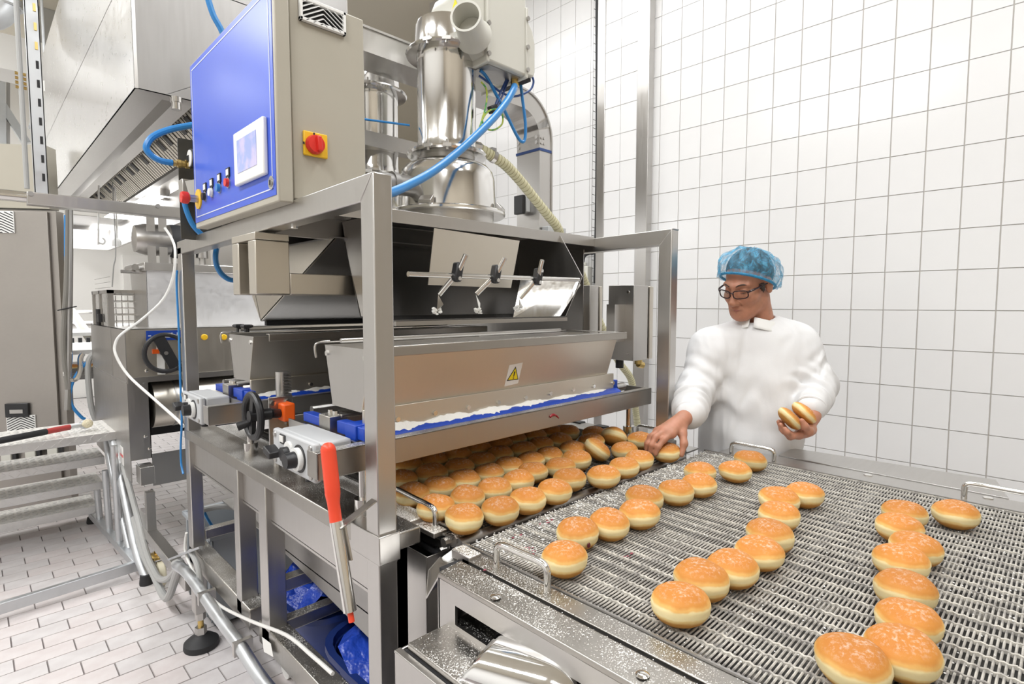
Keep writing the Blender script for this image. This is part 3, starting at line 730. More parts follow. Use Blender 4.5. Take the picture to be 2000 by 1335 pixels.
# ------------------------------------------------------------------ vacuum loaders
def loader(x, y, label, full):
    t = thing('vacuum_loader', label, 'vacuum loader', (x, y, 1.666))
    MB().lathe([(.168,0),(.168,.052)], (x,y,1.666), n=56).build('base_ring', M['steel'], t)
    MB().lathe([(.206,0),(.210,.004),(.210,.012),(.206,.016),(.17,.018)], (x,y,1.716), n=56).build('base_flange', M['bright'], t)
    MB().lathe([(.176,0),(.176,.015),(.172,.11),(.165,.138),(.148,.158),(.118,.172),(.108,.176)], (x,y,1.734), n=56).build('bell', M['bright'], t)
    MB().lathe([(.100,0),(.100,.06)], (x,y,1.90), n=40).build('neck', M['steel'], t)
    def clamp(z, r):
        c = MB().lathe([(r-.03,0),(r,.003),(r+.004,.010),(r,.017),(r-.03,.020)], (x,y,z), n=56).build('clamp_ring', M['bright'], t)
        for k, aa in enumerate((3.6, 4.05)):
            p = V((x+(r+.004)*math.cos(aa), y+(r+.004)*math.sin(aa), z+.01))
            MB().cyl(p-V((0,0,.016)), p+V((0,0,.018)), .005, 8).obox(p, (.014*math.sin(aa),-.014*math.cos(aa),0),(.006*math.cos(aa),.006*math.sin(aa),0),(0,0,.006)).build('clamp_bolt', M['steel'], c)
    clamp(1.925, .141)
    MB().lathe([(.103,0),(.106,.004),(.106,.030),(.1045,.034),(.1045,.30),(.106,.304),(.106,.33)], (x,y,1.945), n=56).build('cylinder', M['bright'], t)
    clamp(2.272, .141)
    MB().lathe([(.112,0),(.112,.02),(.1105,.080),(.104,.096),(.085,.103),(.04,.108),(.0,.109)], (x,y,2.292), n=56).build('dome', M['bright'], t)
    for aa in (3.55, 5.25):
        d = V((math.cos(aa), math.sin(aa), 0)); p = V((x,y,1.74))+d*.182
        MB().prism([p+V((0,0,-.012)), p+d*.022+V((0,0,-.008)), p+d*.022+V((0,0,.004)), p+d*.004+V((0,0,.022)), p+V((0,0,.02))], V((-d.y,d.x,0))*.05).build('latch', M['steel'], t, bevel=.004)
    return t
lx, ly = 1.262, 1.62
v1 = loader(lx, ly, 'front vacuum loader, polished steel cylinder with pale grey motor head', True)
v2 = loader(1.262, 2.13, 'rear vacuum loader, steel cylinder half hidden by the blue cabinet', False)
# inlet stub behind the post
MB().cyl((lx-.16,ly-.02,1.80),(lx-.30,ly-.03,1.79),.034,20).lathe([(.04,0),(.04,.02)], (lx-.235,ly-.025,1.795), (-1,0,0), 20).build('inlet_stub', M['steeldk'], v1)
# side outlet for the spiral hose
MB().cyl((lx+.10,ly-.02,1.985),(lx+.135,ly-.022,1.985),.022,16).build('outlet_stub', M['bright'], v1)
# motor head: housing with rounded cover, round port, seams, screws
YM = ly-.17
a = at(938,30,'Y',YM); b = at(1048,108,'Y',YM)
x0_, x1_ = at(952,60,'Y',YM).x, at(1028,80,'Y',YM).x
hz0 = at(1000,137,'Y',YM).z; hz1 = hz0+.30
hd = MB().box(x0_, x1_, YM, YM+.24, hz0, hz1).build('motor_housing', M['motorp'], v1, bevel=.008)
pr = [(x1_,hz0+.006),(x1_+.045,hz0+.010),(x1_+.052,hz0+.03),(x1_+.052,hz0+.13),(x1_+.040,hz0+.17),(x1_+.015,hz0+.20),(x1_,hz0+.205)]
MB().prism([(x,YM+.004,z) for x,z in pr], (0,.23,0)).build('end_cover', M['motorp'], v1, bevel=.006)
pl = [(x0_,hz0+.01),(x0_-.055,hz0+.045),(x0_-.078,hz0+.10),(x0_-.078,hz0+.20),(x0_-.055,hz0+.25),(x0_,hz0+.29)]
MB().prism([(x,YM+.006,z) for x,z in pl], (0,.225,0)).build('intake_cover', M['motorp'], v1, bevel=.012)
pc = at(918,52,'Y',YM-.01)
port = MB().lathe([(.062,-.055),(.052,-.03),(.048,0),(.048,.05),(.051,.052),(.051,.058),(.044,.058),(.043,.0),(.042,-.04)], pc, (-.80,-.58,.10), 32, cap=False).build('exhaust_port', M['motorp'], v1)
MB().lathe([(.043,0),(.042,.003)], pc-V((-.80,-.58,.10))*.02, (-.80,-.58,.10), 24).build('port_baffle', M['motorp'], port)
MB().box(x0_-.006, x0_+.006, YM-.005, YM+.245, hz0-.005, hz1+.005).build('seam_flange', M['motorp'], v1, bevel=.003)
MB().box(x1_-.006, x1_+.006, YM-.005, YM+.245, hz0-.008, hz0+.24).build('seam_flange', M['motorp'], v1, bevel=.003)
for xx, zz in ((x0_,hz0+.02),(x0_,hz0+.12),(x1_,hz0+.02),(x1_,hz0+.10),(x1_,hz0+.2)):
    MB().cyl((xx,YM-.005,zz),(xx,YM-.012,zz),.008,10).build('cover_screw', M['steel'], v1)
MB().box(x0_+.02, x1_-.012, YM+.02, YM+.13, hz0-.003, hz0).build('cooling_slot', M['steeldk'], v1)
MB().box(x1_+.004, x1_+.045, YM+.02, YM+.16, hz0-.002, hz0+.012).build('vent_grille', M['dark'], v1)
wp = at(900,14,'Y',YM-.0); wx = x0_-.079
MB().prism([(wx,YM+.05,hz0+.155),(wx,YM+.10,hz0+.155),(wx,YM+.075,hz0+.20)], (-.001,0,0)).build('warning_triangle', M['warn'], v1)
MB().cyl((x1_-.012,YM+.05,hz0),(x1_-.012,YM+.05,hz0-.028),.014,10).cyl((x1_+.01,YM+.06,hz0),(x1_+.01,YM+.06,hz0-.02),.010,10).build('cable_gland', M['brass'], v1)
MB().cyl((x0_+.08,YM+.20,hz0),(lx+.02,ly,2.40),.03,14).build('head_support', M['steel'], v1)

# ------------------------------------------------------------------ cable duct with bend
YD, YE = 1.83, 1.983
cdct = thing('cable_duct', 'stainless cable duct running above the deck and bending down at the right', 'cable duct', (1.83, 1.9, 1.666))
zt, zb = at(900,127,'Y',YD).z, at(900,127,'Y',YD).z-.092
xo, xi = at(1076,303,'Y',YD).x, at(1054,295,'Y',YD).x
Rb = .20
def arc(r, n=10): return [(xo-Rb-0+r*math.sin(t), zt-Rb+r*math.cos(t)) for t in [math.pi/2*i/n for i in range(n+1)]]
outer = [(.80,zt)]+arc(Rb)+[(xo,.9)]
inner = [(xi,.9)]+arc(Rb-(xo-xi))[::-1]+[(.80,zt-(xo-xi))]
sec = MB()
poly_o, poly_i = outer, inner[::-1]
n = len(poly_o)
for i in range(n-1):
    (xa,za),(xb,zb2),(xc,zc),(xd,zd) = poly_o[i], poly_o[i+1], poly_i[i+1], poly_i[i]
    sec.hexa([(xa,YD,za),(xb,YD,zb2),(xc,YD,zc),(xd,YD,zd)], [(xa,YE,za),(xb,YE,zb2),(xc,YE,zc),(xd,YE,zd)])
sec.build('duct_body', M['steel'], cdct, weld=True)
fl = MB()
for i in range(n-1):
    (xa,za),(xb,zb2) = poly_o[i], poly_o[i+1]
    nx, nz = V((zb2-za,0,-(xb-xa))).normalized().x, V((zb2-za,0,-(xb-xa))).normalized().z
    e = .008
    fl.hexa([(xa,YD-.006,za),(xb,YD-.006,zb2),(xb-nx*e,YD-.006,zb2-nz*e),(xa-nx*e,YD-.006,za-nz*e)], [(xa,YE+.006,za),(xb,YE+.006,zb2),(xb-nx*e,YE+.006,zb2-nz*e),(xa-nx*e,YE+.006,za-nz*e)])
fl.build('duct_lid', M['steel'], cdct)
zs = at(1053,291,'X',xi).z
st = MB().box(xi-.004, xo+.004, YD-.004, YE+.004, zs-.006, zs+.006).build('blue_tie', M['hosedk'], cdct)
rv = [(YD+.02,zs+.035),(YD+.02,zs+.06),(YD+.14,zs+.03),(YD+.14,zs+.055)]
for (y, z) in rv: MB().cyl((xi,y,z),(xi-.005,y,z),.009,10).build('rivet', M['bright'], cdct)
for (x, z) in ((xi+.012,zs+.03),(xi+.03,zs+.03),(xi+.012,zs+.055),(xi+.03,zs+.055)): MB().cyl((x,YD,z),(x,YD-.004,z),.007,10).build('rivet', M['steel'], cdct)
p = at(998,390,'Y',YD+.05)
cn = MB().box(xi-.028, xi, YD+.06, YD+.13, p.z-.04, p.z+.035).build('socket', M['grayp'], cdct, bevel=.003)
MB().box(xi-.050, xi-.028, YD+.065, YD+.125, p.z-.05, p.z+.04).build('plug', M['blackp'], cn, bevel=.003)
jb = at(1070,440,'Y',YD-.02)
MB().box(xi+.012, xo+.06, YD-.05, YD-.004, 1.680, 1.775).build('junction_box', M['grayp'], cdct, bevel=.004)
# horizontal support arm lower behind the loaders
MB().box(.80, 1.50, YE+.02, YE+.08, 2.03, 2.09).build('support_arm', M['steel'], cdct, bevel=.002)
MB().box(.82, .88, YD+.05, YE+.05, 1.666, 2.10).build('support_post', M['steel'], cdct)
MB().box(.82, .88, YD+.05, YE, 2.09, zt-.08).build('support_post', M['steel'], cdct)

# ------------------------------------------------------------------ cables and hoses on top
YC = ly-.16
g0 = V((x1_-.012, YM+.05, hz0-.025))
hose('air_hose', 'thick blue air hose sweeping from the motor head down to the front left post', 'air hose', [g0, at(1003,175,'Y',YC-.02), at(985,205,'Y',YC-.04), at(955,240,'Y',YC-.06), at(900,292,'Y',YC-.09), at(845,335,'Y',YC-.12), at(790,365,'Y',YC-.16), at(752,380,'Y',YC-.2)], .0125, M['hoseblue'], n=14)
for lab, pts, r, m in (
    ('blue cable hanging in a long narrow loop beside the duct bend', [(1014,140),(1020,190),(1026,240),(1025,272),(1018,276),(1008,262),(990,225),(972,190),(950,150),(938,138)], .006, 'hoseblue'),
    ('dark blue cable arching right of the motor head glands', [(1016,142),(1034,145),(1042,158),(1036,175),(1018,185),(1000,188),(978,180),(955,162),(936,148)], .0042, 'hosedk'),
    ('dark blue cable running down from the motor head to the black plug', [(998,138),(990,155),(978,180),(966,210)], .005, 'hosedk'),
    ('second dark blue cable from the motor head to the black plug', [(1004,142),(992,158),(982,185),(970,210)], .004, 'hosedk')):
    hose('cable', lab, 'cable', [at(*p,'Y',YC+.06) for p in pts], r, M[m], n=8)
hose('earth_wire', 'green and yellow earth wire hanging beside the front vacuum loader', 'wire', [at(*p,'Y',YC+.05) for p in ((940,160),(949,172),(951,190),(947,215),(938,245),(934,256))], .0032, M['cableg'], n=8)
hose('earth_wire', 'green and yellow earth wire curled below the black plug', 'wire', [at(*p,'Y',YC+.05) for p in ((934,256),(945,228),(958,215),(976,214),(982,228),(980,243),(966,253),(952,252),(943,240),(944,225),(955,216))], .0032, M['cableg'], n=8)
p = at(963,213,'Y',YC+.06)
o = MB().obox(p, (.016,0,.008),(0,.012,0),(-.006,0,.012)).build('cable_plug', M['blackp'], None, bevel=.004); set_tags(o, 'small black plug where thin blue cables meet', 'plug')
hose('air_hose', 'thin straight blue air tube between the two vacuum loaders', 'air hose', [V((.81,1.90,at(715,250,'Y',1.9).z)), V((1.17,1.72,at(820,250,'Y',1.72).z))], .004, M['hoseblue'], n=8)
# spiral suction hose
sp_pts = [V((lx+.125,ly-.022,1.985)), at(962,305,'Y',ly-.03), at(985,320,'Y',ly-.03), at(1012,348,'Y',ly-.02), at(1042,385,'Y',ly), at(1070,420,'Y',ly+.02), at(1090,447,'Y',ly+.03), at(1102,490,'Y',ly+.12), at(1122,510,'Y',ly+.14), at(1140,545,'Y',ly+.16), at(1168,620,'Y',ly+.2), at(1205,700,'Y',ly+.2), at(1232,740,'Y',ly+.2), at(1240,790,'Y',ly+.2), at(1245,830,'Y',ly+.2)]
M['spiral'] = mat('cream_pvc', (.66, .63, .42), .35)
sh_ = thing('spiral_hose', 'cream ribbed suction hose dropping from the front vacuum loader down the right side', 'suction hose', sp_pts[0])
MB().tube(sp_pts, .020, 14, 6).build('hose_wall', M['spiral'], sh_)
# ribs
dense = []
for i in range(len(sp_pts)-1):
    p0, p1, p2, p3 = sp_pts[max(i-1,0)], sp_pts[i], sp_pts[i+1], sp_pts[min(i+2,len(sp_pts)-1)]
    for k in range(12):
        t = k/12; dense.append(0.5*((2*p1)+(p2-p0)*t+(2*p0-5*p1+4*p2-p3)*t*t+(3*p1-p0-3*p2+p3)*t**3))
M['rib'] = mat('rib', (.40, .37, .20), .4)
rb = MB(); acc = 0
for i in range(1, len(dense)):
    acc += (dense[i]-dense[i-1]).length
    if acc > .0125:
        acc = 0; d = (dense[i]-dense[i-1]).normalized(); rb.cyl(dense[i]-d*.0012, dense[i]+d*.0012, .0212, 14)
rb.build('hose_ribs', M['rib'], sh_, kind='stuff')
d = (sp_pts[1]-sp_pts[0]).normalized()
hc = MB().cyl(sp_pts[1]-d*.004, sp_pts[1]+d*.012, .0235, 18).build('hose_clip', M['steel'], sh_)
MB().box(sp_pts[1].x-.008, sp_pts[1].x+.016, sp_pts[1].y-.006, sp_pts[1].y+.006, sp_pts[1].z+.022, sp_pts[1].z+.032).build('clip_screw', M['steeldk'], hc)

# ------------------------------------------------------------------ wire tray and cables on the tiled wall
wt = thing('wire_cable_tray', 'narrow wire mesh cable tray rising up the white tiled wall', 'cable tray', (XW-.03, 2.95, 1.0))
yA, yB, yC = at(1158,200,'X',XW-.05).y, at(1165,200,'X',XW-.05).y, at(1171,200,'X',XW-.05).y
xw = XW-.05
for y in (yA, yB-.01, yC): MB().cyl((xw,y,.9),(xw,y,4.3),.0022,6).build('tray_wire', M['steeldk'], wt)
rg = MB()
for k in range(60): rg.tube([(xw,yA,1.0+k*.062),(xw+.035,yA-.01,1.0+k*.062-.006),(xw+.035,yC+.01,1.0+k*.062-.006),(xw,yC,1.0+k*.062)], .0022, 5, 1)
rg.build('tray_rungs', M['steeldk'], wt, kind='stuff')
hose('cable', 'thick black cable running up inside the wall cable tray', 'cable', [V((xw+.01, yB+.008*math.sin(z*2), z)) for z in (1.56,1.9,2.3,2.7,3.1,3.6,4.3)], .016, M['rubber'])
hose('cable', 'black cable bending from the wall tray into a grey socket box', 'cable', [at(*p,'X',xw) for p in ((1162,470),(1160,492),(1150,494),(1141,500),(1138,512))], .014, M['rubber'])
p = at(1140,520,'X',XW-.04)
o = MB().box(XW-.07, XW-.008, p.y-.06, p.y+.035, p.z-.22, p.z+.0).cyl((XW-.04,p.y,p.z),(XW-.04,p.y,p.z+.03),.022,12).build('socket_box', M['motorp'], None, bevel=.006); set_tags(o, 'pale grey socket box on the tiled wall behind the right frame', 'socket box')
# ------------------------------------------------------------------ conveyors
ZB = .880
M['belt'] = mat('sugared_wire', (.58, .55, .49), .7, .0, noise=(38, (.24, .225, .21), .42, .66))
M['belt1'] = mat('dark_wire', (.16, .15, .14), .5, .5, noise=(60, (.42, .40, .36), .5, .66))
M['rod'] = mat('belt_rod', (.50, .475, .43), .65, .0, noise=(30, (.17, .16, .15), .42, .64))
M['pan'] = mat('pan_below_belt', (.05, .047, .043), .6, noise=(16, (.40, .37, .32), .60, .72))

def wire_belt(t, XL, XR, YA, YB, pitch, ncol, mrod, mlink, rr=.0019):
    """eye-link belt: cross rods and columns of links"""
    rme = share_mesh('belt_rod', MB().cyl((XL,0,0),(XR,0,0),rr,6), mrod)
    n = int((YB-YA)/pitch)
    for k in range(n):
        o = bpy.data.objects.new('belt_rod', rme); C.objects.link(o); o.parent = t
        o.location = V((0, YA+pitch*(k+.5), ZB-rr))-t.location
    m = MB(); cw = (XR-XL)/ncol; rnd = random.Random(3)
    for c in range(ncol+1):
        x = XL+cw*c
        for k in range(n):
            y = YA+pitch*(k+.5); s = .0022 if k % 2 else -.0022
            h = rnd.uniform(-.0004, .0004)
            m.hexa([(x+s-.0024,y-pitch*.62,ZB-.0045),(x+s+.0024,y-pitch*.62,ZB-.0045),(x-s+.0024,y+pitch*.62,ZB-.0045),(x-s-.0024,y+pitch*.62,ZB-.0045)],
                   [(x+s-.0015,y-pitch*.62,ZB+.0008+h),(x+s+.0022,y-pitch*.62,ZB+.0008+h),(x-s+.0022,y+pitch*.62,ZB+.0008+h),(x-s-.0022,y+pitch*.62,ZB+.0008+h)])
    m.build('belt_links', mlink, t, kind='stuff', smooth=False)

oc = thing('outfeed_conveyor', 'open wire belt conveyor in the foreground with three lines of doughnuts', 'conveyor', (1.28, .3, .8))
wire_belt(oc, .748, 1.848, -.42, .903, .0072, 29, M['rod'], M['belt'], .0019)
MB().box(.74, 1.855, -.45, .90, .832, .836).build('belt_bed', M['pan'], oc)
for x in (.742, 1.850): MB().box(x, x+.004, -.45, .905, .80, .884).build('belt_guide', M['steeldk'], oc)
for k in range(6): MB().box(.75+.0, 1.845, -.3+k*.22, -.28+k*.22, .836, .872).build('support_bar', M['steeldk'], oc)
MB().cyl((.76,.890,.858),(1.84,.890,.858),.017,14).build('end_roller', M['steeldk'], oc)
# left side: cover with a dark slot, inner rail, skirt with window
MB().box(.700, .741, -.45, .86, .842, .881).build('inner_rail', M['sugared'], oc, bevel=.002)
MB().box(.652, .741, -.45, .872, .85, .872).build('slot_floor', M['dark'], oc)
MB().prism([(.632,.852,.876),(.691,.852,.881),(.691,-.45,.881),(.632,-.45,.876)], (0,0,-.012)).build('side_cover', M['sugared'], oc, bevel=.003)
sk = MB().box(.634,.640,.80,.852,.40,.868).box(.634,.640,-.45,.80,.828,.868).box(.634,.640,-.45,.80,.40,.79).box(.634,.74,.848,.854,.40,.868)
sk.build('side_skirt', M['steel'], oc)
MB().box(.70, .705, -.45, .84, .40, .85).build('inner_wall', M['dark'], oc)
for (px, py) in ((968,1165),(1255,1317)):
    q = at(px, py, 'Z', .8795); MB().lathe([(.010,0),(.010,.001),(.007,.003),(.002,.0035)], q, n=14).build('cover_screw', M['bright'], oc)
MB().box(.700, .733, .835, .895, .868, .888).build('rail_end_block', M['sugared2'], oc, bevel=.003)
MB().cyl((.735,.84,.872),(.735,.815,.872),.010,6).build('tension_screw', M['steeldk'], oc)
MB().prism([(.640,.858,.86),(.700,.858,.868),(.700,.93,.858),(.672,.935,.835),(.640,.90,.80)], (0,.004,0)).build('end_bracket', M['steel'], oc)
MB().obox((.715,.905,.862),(.022,0,.006),(0,.012,0),(-.004,0,.010)).build('belt_scraper', M['white'], oc, bevel=.004)
# right side rail and grommets
MB().box(1.856, 1.905, -.45, .86, .842, .881).build('inner_rail', M['steelx'], oc, bevel=.002)
MB().box(1.908, 1.965, -.45, .86, .842, .879).build('side_cover', M['steelx'], oc, bevel=.002)
MB().box(1.905, 1.965, -.45, .86, .40, .842).build('side_skirt', M['steel'], oc)
for y in (.42, .14): MB().lathe([(.012,0),(.012,.002),(.006,.005)], (1.94,y,.879), n=14).build('cover_screw', M['bright'], oc)
MB().box(.66,1.94,-.42,-.36,.05,.84).box(.66,.72,.70,.76,.05,.45).box(1.9,1.95,.70,.76,.05,.45).box(.66,1.94,.70,.76,.42,.46).build('stand', M['steel'], oc)

def grip(parent, p, q, h, r=.0072):
    p, q = V(p), V(q); u = V((0,0,h)); d = (q-p).normalized(); k = .02
    MB().tube([p, p+u*.55, p+u*.86+d*k*.15, p+u+d*k, p.lerp(q,.5)+u, q+u-d*k, q+u*.86-d*k*.15, q+u*.55, q], r, 12, 4).build('handle', M['bright'], parent)
grip(oc, (.724,.780,.88), (.727,.648,.88), .049)
grip(oc, (1.872,.815,.88), (1.872,.672,.88), .042)
grip(oc, (1.885,.185,.88), (1.885,.02,.88), .044)

# flat steel shelf to the right of the belt
sp = MB().prism([(1.968,.692,.882),(1.968,.10,.882),(2.15,.14,.882),(2.105,.692,.882)], (0,0,-.003)).prism([(1.968,.692,.882),(1.968,.10,.882),(1.968,.10,.855),(1.968,.692,.855)], (.003,0,0))
o = sp.build('side_shelf', M['steelx'], None, bevel=.001); set_tags(o, 'plain stainless shelf plate beyond the wire belt, against the tiled wall side', 'shelf')
MB().box(1.975,2.0,.15,.20,0,.879).box(1.975,2.0,.60,.65,0,.879).build('shelf_leg', M['steel'], o)

# infeed belt below the trays
ic = thing('infeed_conveyor', 'dark wire belt running under the sugar trays, crowded with doughnuts', 'conveyor', (1.25, 1.6, .8))
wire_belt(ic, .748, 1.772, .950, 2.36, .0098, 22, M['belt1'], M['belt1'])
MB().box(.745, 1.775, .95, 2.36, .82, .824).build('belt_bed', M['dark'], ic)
MB().cyl((.76,.945,.861),(1.77,.945,.861),.016,14).build('end_roller', M['steeldk'], ic)
MB().prism([(.722,1.30,.886),(.722,.985,.886),(.760,.985,.886),(.764,1.30,.886)], (0,0,-.012)).build('side_strip', M['sugared2'], ic, bevel=.002)
MB().box(.764,.768,.985,1.30,.868,.892).build('strip_edge', M['sugared'], ic)
MB().cyl((.755,.968,.866),(.735,.968,.866),.011,8).cyl((.79,.962,.868),(.755,.962,.868),.016,10).build('roller_nut', M['sugared2'], ic)
grip(ic, (.757,1.205,.886), (.745,1.010,.886), .045, .0066)
MB().box(1.778,1.81,.95,1.40,.85,.882).build('side_strip', M['steel'], ic, bevel=.002)
MB().box(1.815,1.90,.95,1.75,.866,.872).build('side_tray', M['steelx'], ic)
for y in (1.30,1.42,1.5): MB().box(1.79,1.83,y,y+.05,.872,.91).build('rail_clamp', M['blackp'], ic, bevel=.003)
MB().tube([(1.80,1.10,.90),(1.80,1.6,.90)], .006, 8, 1).build('guide_rod', M['steel'], ic)
grip(ic, (1.875,1.196,.872), (1.872,1.05,.872), .050, .0066)
# narrow collecting bin hung at the frame corner
bn = thing('collecting_bin', 'narrow open steel bin hanging beside the front left post', 'bin', (.74, 1.06, .55))
xA, xB, yA_, yB_, zT_ = .700, .768, .985, 1.20, .840
wall = MB().box(xA,xA+.003,yA_,yB_,.50,zT_).box(xB-.003,xB,yA_,yB_,.50,zT_+.008).box(xA,xB,yA_,yA_+.003,.50,zT_-.002).box(xA,xB,yB_-.003,yB_,.50,zT_)
wall.build('bin_wall', M['steel'], bn, bevel=.001)
MB().box(xA,xB,yA_,yB_,.497,.50).build('bin_floor', M['steel'], bn)
MB().box(xA-.006,xA+.012,yB_-.10,yB_-.05,.79,.878).build('hanging_strap', M['steel'], bn, bevel=.001)
MB().cyl((xB,yA_+.03,.825),(xB-.012,yA_+.03,.825),.011,10).build('pin', M['bright'], bn)

# low drawer shelf at the front left of the conveyor with a polished scoop
ds = thing('drawer_shelf', 'pull-out stainless shelf under the conveyor cover, dusted with sugar', 'shelf', (.6, .5, .7))
MB().box(.546,.690,-.30,.830,.768,.780).build('shelf_plate', M['sugared2x'] if 'sugared2x' in M else M['sugared'], ds, bevel=.003)
MB().box(.528,.543,-.30,.848,.40,.766).box(.528,.64,.842,.848,.40,.764).build('shelf_panel', M['steel'], ds, bevel=.002)
MB().box(.543,.548,-.30,.835,.74,.766).build('gap_strip', M['dark'], ds)
MB().box(.53,.64,.36,.40,.05,.45).build('shelf_foot', M['steel'], ds)
M['chrome'] = steel('mirror_aluminium', base=(.86,.86,.86), rough=.07, var=.03)
scp = thing('scoop', 'mirror polished metal scoop lying upside down on the low sugar-dusted shelf', 'scoop', (.60, .6, .781))
a0, a1 = V((.606,.700,.781)), V((.668,.490,.781)); d = (a1-a0).normalized(); sd = V((d.y,-d.x,0)); sd = -sd
m = MB(); NU, NV = 22, 20
for i in range(NU+1):
    u = i/NU
    r = .062*(1 if u < .6 else math.sqrt(max(0, 1-((u-.6)/.4)**2.2))); r = max(r, .001)
    for j in range(NV+1):
        th = math.pi*j/NV
        back = -.035*math.sin(th) if u == 0 else 0
        c = a0.lerp(a1, u)
        skew = (1-u)*.03*(math.sin(th))
        p = c+sd*(-r*math.cos(th))*(1.0)+V((0,0,.060/.062*r*math.sin(th)*(.80+.25*u)))+d*skew
        m.v.append(tuple(p))
for i in range(NU):
    for j in range(NV): m.f.append((i*(NV+1)+j, (i+1)*(NV+1)+j, (i+1)*(NV+1)+j+1, i*(NV+1)+j+1))
o = m.build('bowl', M['chrome'], scp, weld=True)
sol = o.modifiers.new('thick', 'SOLIDIFY'); sol.thickness = .002; sol.offset = -1
MB().tube([a1+V((0,0,.022)), a1+d*.03+V((0,0,.024)), a1+d*.14+V((0,0,.028))], [.010,.014,.014], 12, 4).build('grip', M['chrome'], scp)

# ------------------------------------------------------------------ doughnuts
def bun_material():
    m = bpy.data.materials.new('golden_fried_dough'); m.use_nodes = True; nt = m.node_tree; b = nt.nodes['Principled BSDF']; L = nt.links.new
    tc = nt.nodes.new('ShaderNodeTexCoord'); sx = nt.nodes.new('ShaderNodeSeparateXYZ'); L(tc.outputs['Object'], sx.inputs[0])
    oi = nt.nodes.new('ShaderNodeObjectInfo')
    n = nt.nodes.new('ShaderNodeTexNoise'); n.inputs['Scale'].default_value = 26; n.inputs['Detail'].default_value = 3
    vo = nt.nodes.new('ShaderNodeVectorMath'); vo.operation = 'ADD'; L(tc.outputs['Object'], vo.inputs[0])
    cx = nt.nodes.new('ShaderNodeCombineXYZ'); L(oi.outputs['Random'], cx.inputs[0]); L(cx.outputs[0], vo.inputs[1]); L(vo.outputs[0], n.inputs['Vector'])
    ma = nt.nodes.new('ShaderNodeMath'); ma.operation = 'MULTIPLY_ADD'; ma.inputs[1].default_value = .014; L(n.outputs['Fac'], ma.inputs[0]); L(sx.outputs[2], ma.inputs[2])
    mr = nt.nodes.new('ShaderNodeMapRange'); mr.inputs[1].default_value = -.025; mr.inputs[2].default_value = .041; L(ma.outputs[0], mr.inputs[0])
    cr = nt.nodes.new('ShaderNodeValToRGB'); e = cr.color_ramp; e.interpolation = 'EASE'
    e.elements[0].position = 0; e.elements[0].color = (.50, .215, .045, 1)
    for pos, col in ((.27, (.62,.30,.07,1)), (.37, (.84,.62,.27,1)), (.43, (.90,.76,.43,1)), (.58, (.91,.76,.42,1)), (.645, (.82,.48,.15,1)), (.74, (.67,.285,.06,1)), (.88, (.59,.225,.042,1))):
        k = e.elements.new(pos); k.color = col
    e.elements[-1].position = 1; e.elements[-1].color = (.57, .215, .042, 1)
    L(mr.outputs[0], cr.inputs[0])
    n2 = nt.nodes.new('ShaderNodeTexNoise'); n2.inputs['Scale'].default_value = 130; n2.inputs['Detail'].default_value = 6; n2.inputs['Roughness'].default_value = .75; L(vo.outputs[0], n2.inputs['Vector'])
    r2 = nt.nodes.new('ShaderNodeMapRange'); r2.inputs[1].default_value = .50; r2.inputs[2].default_value = .66; L(n2.outputs['Fac'], r2.inputs[0])
    r3 = nt.nodes.new('ShaderNodeMapRange'); r3.inputs[1].default_value = .017; r3.inputs[2].default_value = .029; L(sx.outputs[2], r3.inputs[0])
    mm = nt.nodes.new('ShaderNodeMath'); mm.operation = 'MULTIPLY'; L(r2.outputs[0], mm.inputs[0]); L(r3.outputs[0], mm.inputs[1])
    mq = nt.nodes.new('ShaderNodeMath'); mq.operation = 'MULTIPLY'; mq.inputs[1].default_value = .50; L(mm.outputs[0], mq.inputs[0])
    mx = nt.nodes.new('ShaderNodeMix'); mx.data_type = 'RGBA'; L(cr.outputs[0], mx.inputs[6]); mx.inputs[7].default_value = (.90,.83,.74,1); L(mq.outputs[0], mx.inputs[0])
    hv = nt.nodes.new('ShaderNodeHueSaturation'); r5 = nt.nodes.new('ShaderNodeMapRange'); r5.inputs[3].default_value = .80; r5.inputs[4].default_value = 1.02
    L(oi.outputs['Random'], r5.inputs[0]); L(r5.outputs[0], hv.inputs['Value']); L(mx.outputs[2], hv.inputs['Color']); hv.inputs['Saturation'].default_value = 1.0
    L(hv.outputs[0], b.inputs['Base Color']); b.inputs['Roughness'].default_value = .64; b.inputs['Specular IOR Level'].default_value = .3
    b.inputs['Subsurface Weight'].default_value = .12; b.inputs['Subsurface Radius'].default_value = (.012,.007,.003); b.inputs['Subsurface Scale'].default_value = .5
    n3 = nt.nodes.new('ShaderNodeTexNoise'); n3.inputs['Scale'].default_value = 120; L(vo.outputs[0], n3.inputs['Vector'])
    bp = nt.nodes.new('ShaderNodeBump'); bp.inputs['Strength'].default_value = .25; bp.inputs['Distance'].default_value = .002; L(n3.outputs['Fac'], bp.inputs['Height']); L(bp.outputs[0], b.inputs['Normal'])
    return m
M['bun'] = bun_material()
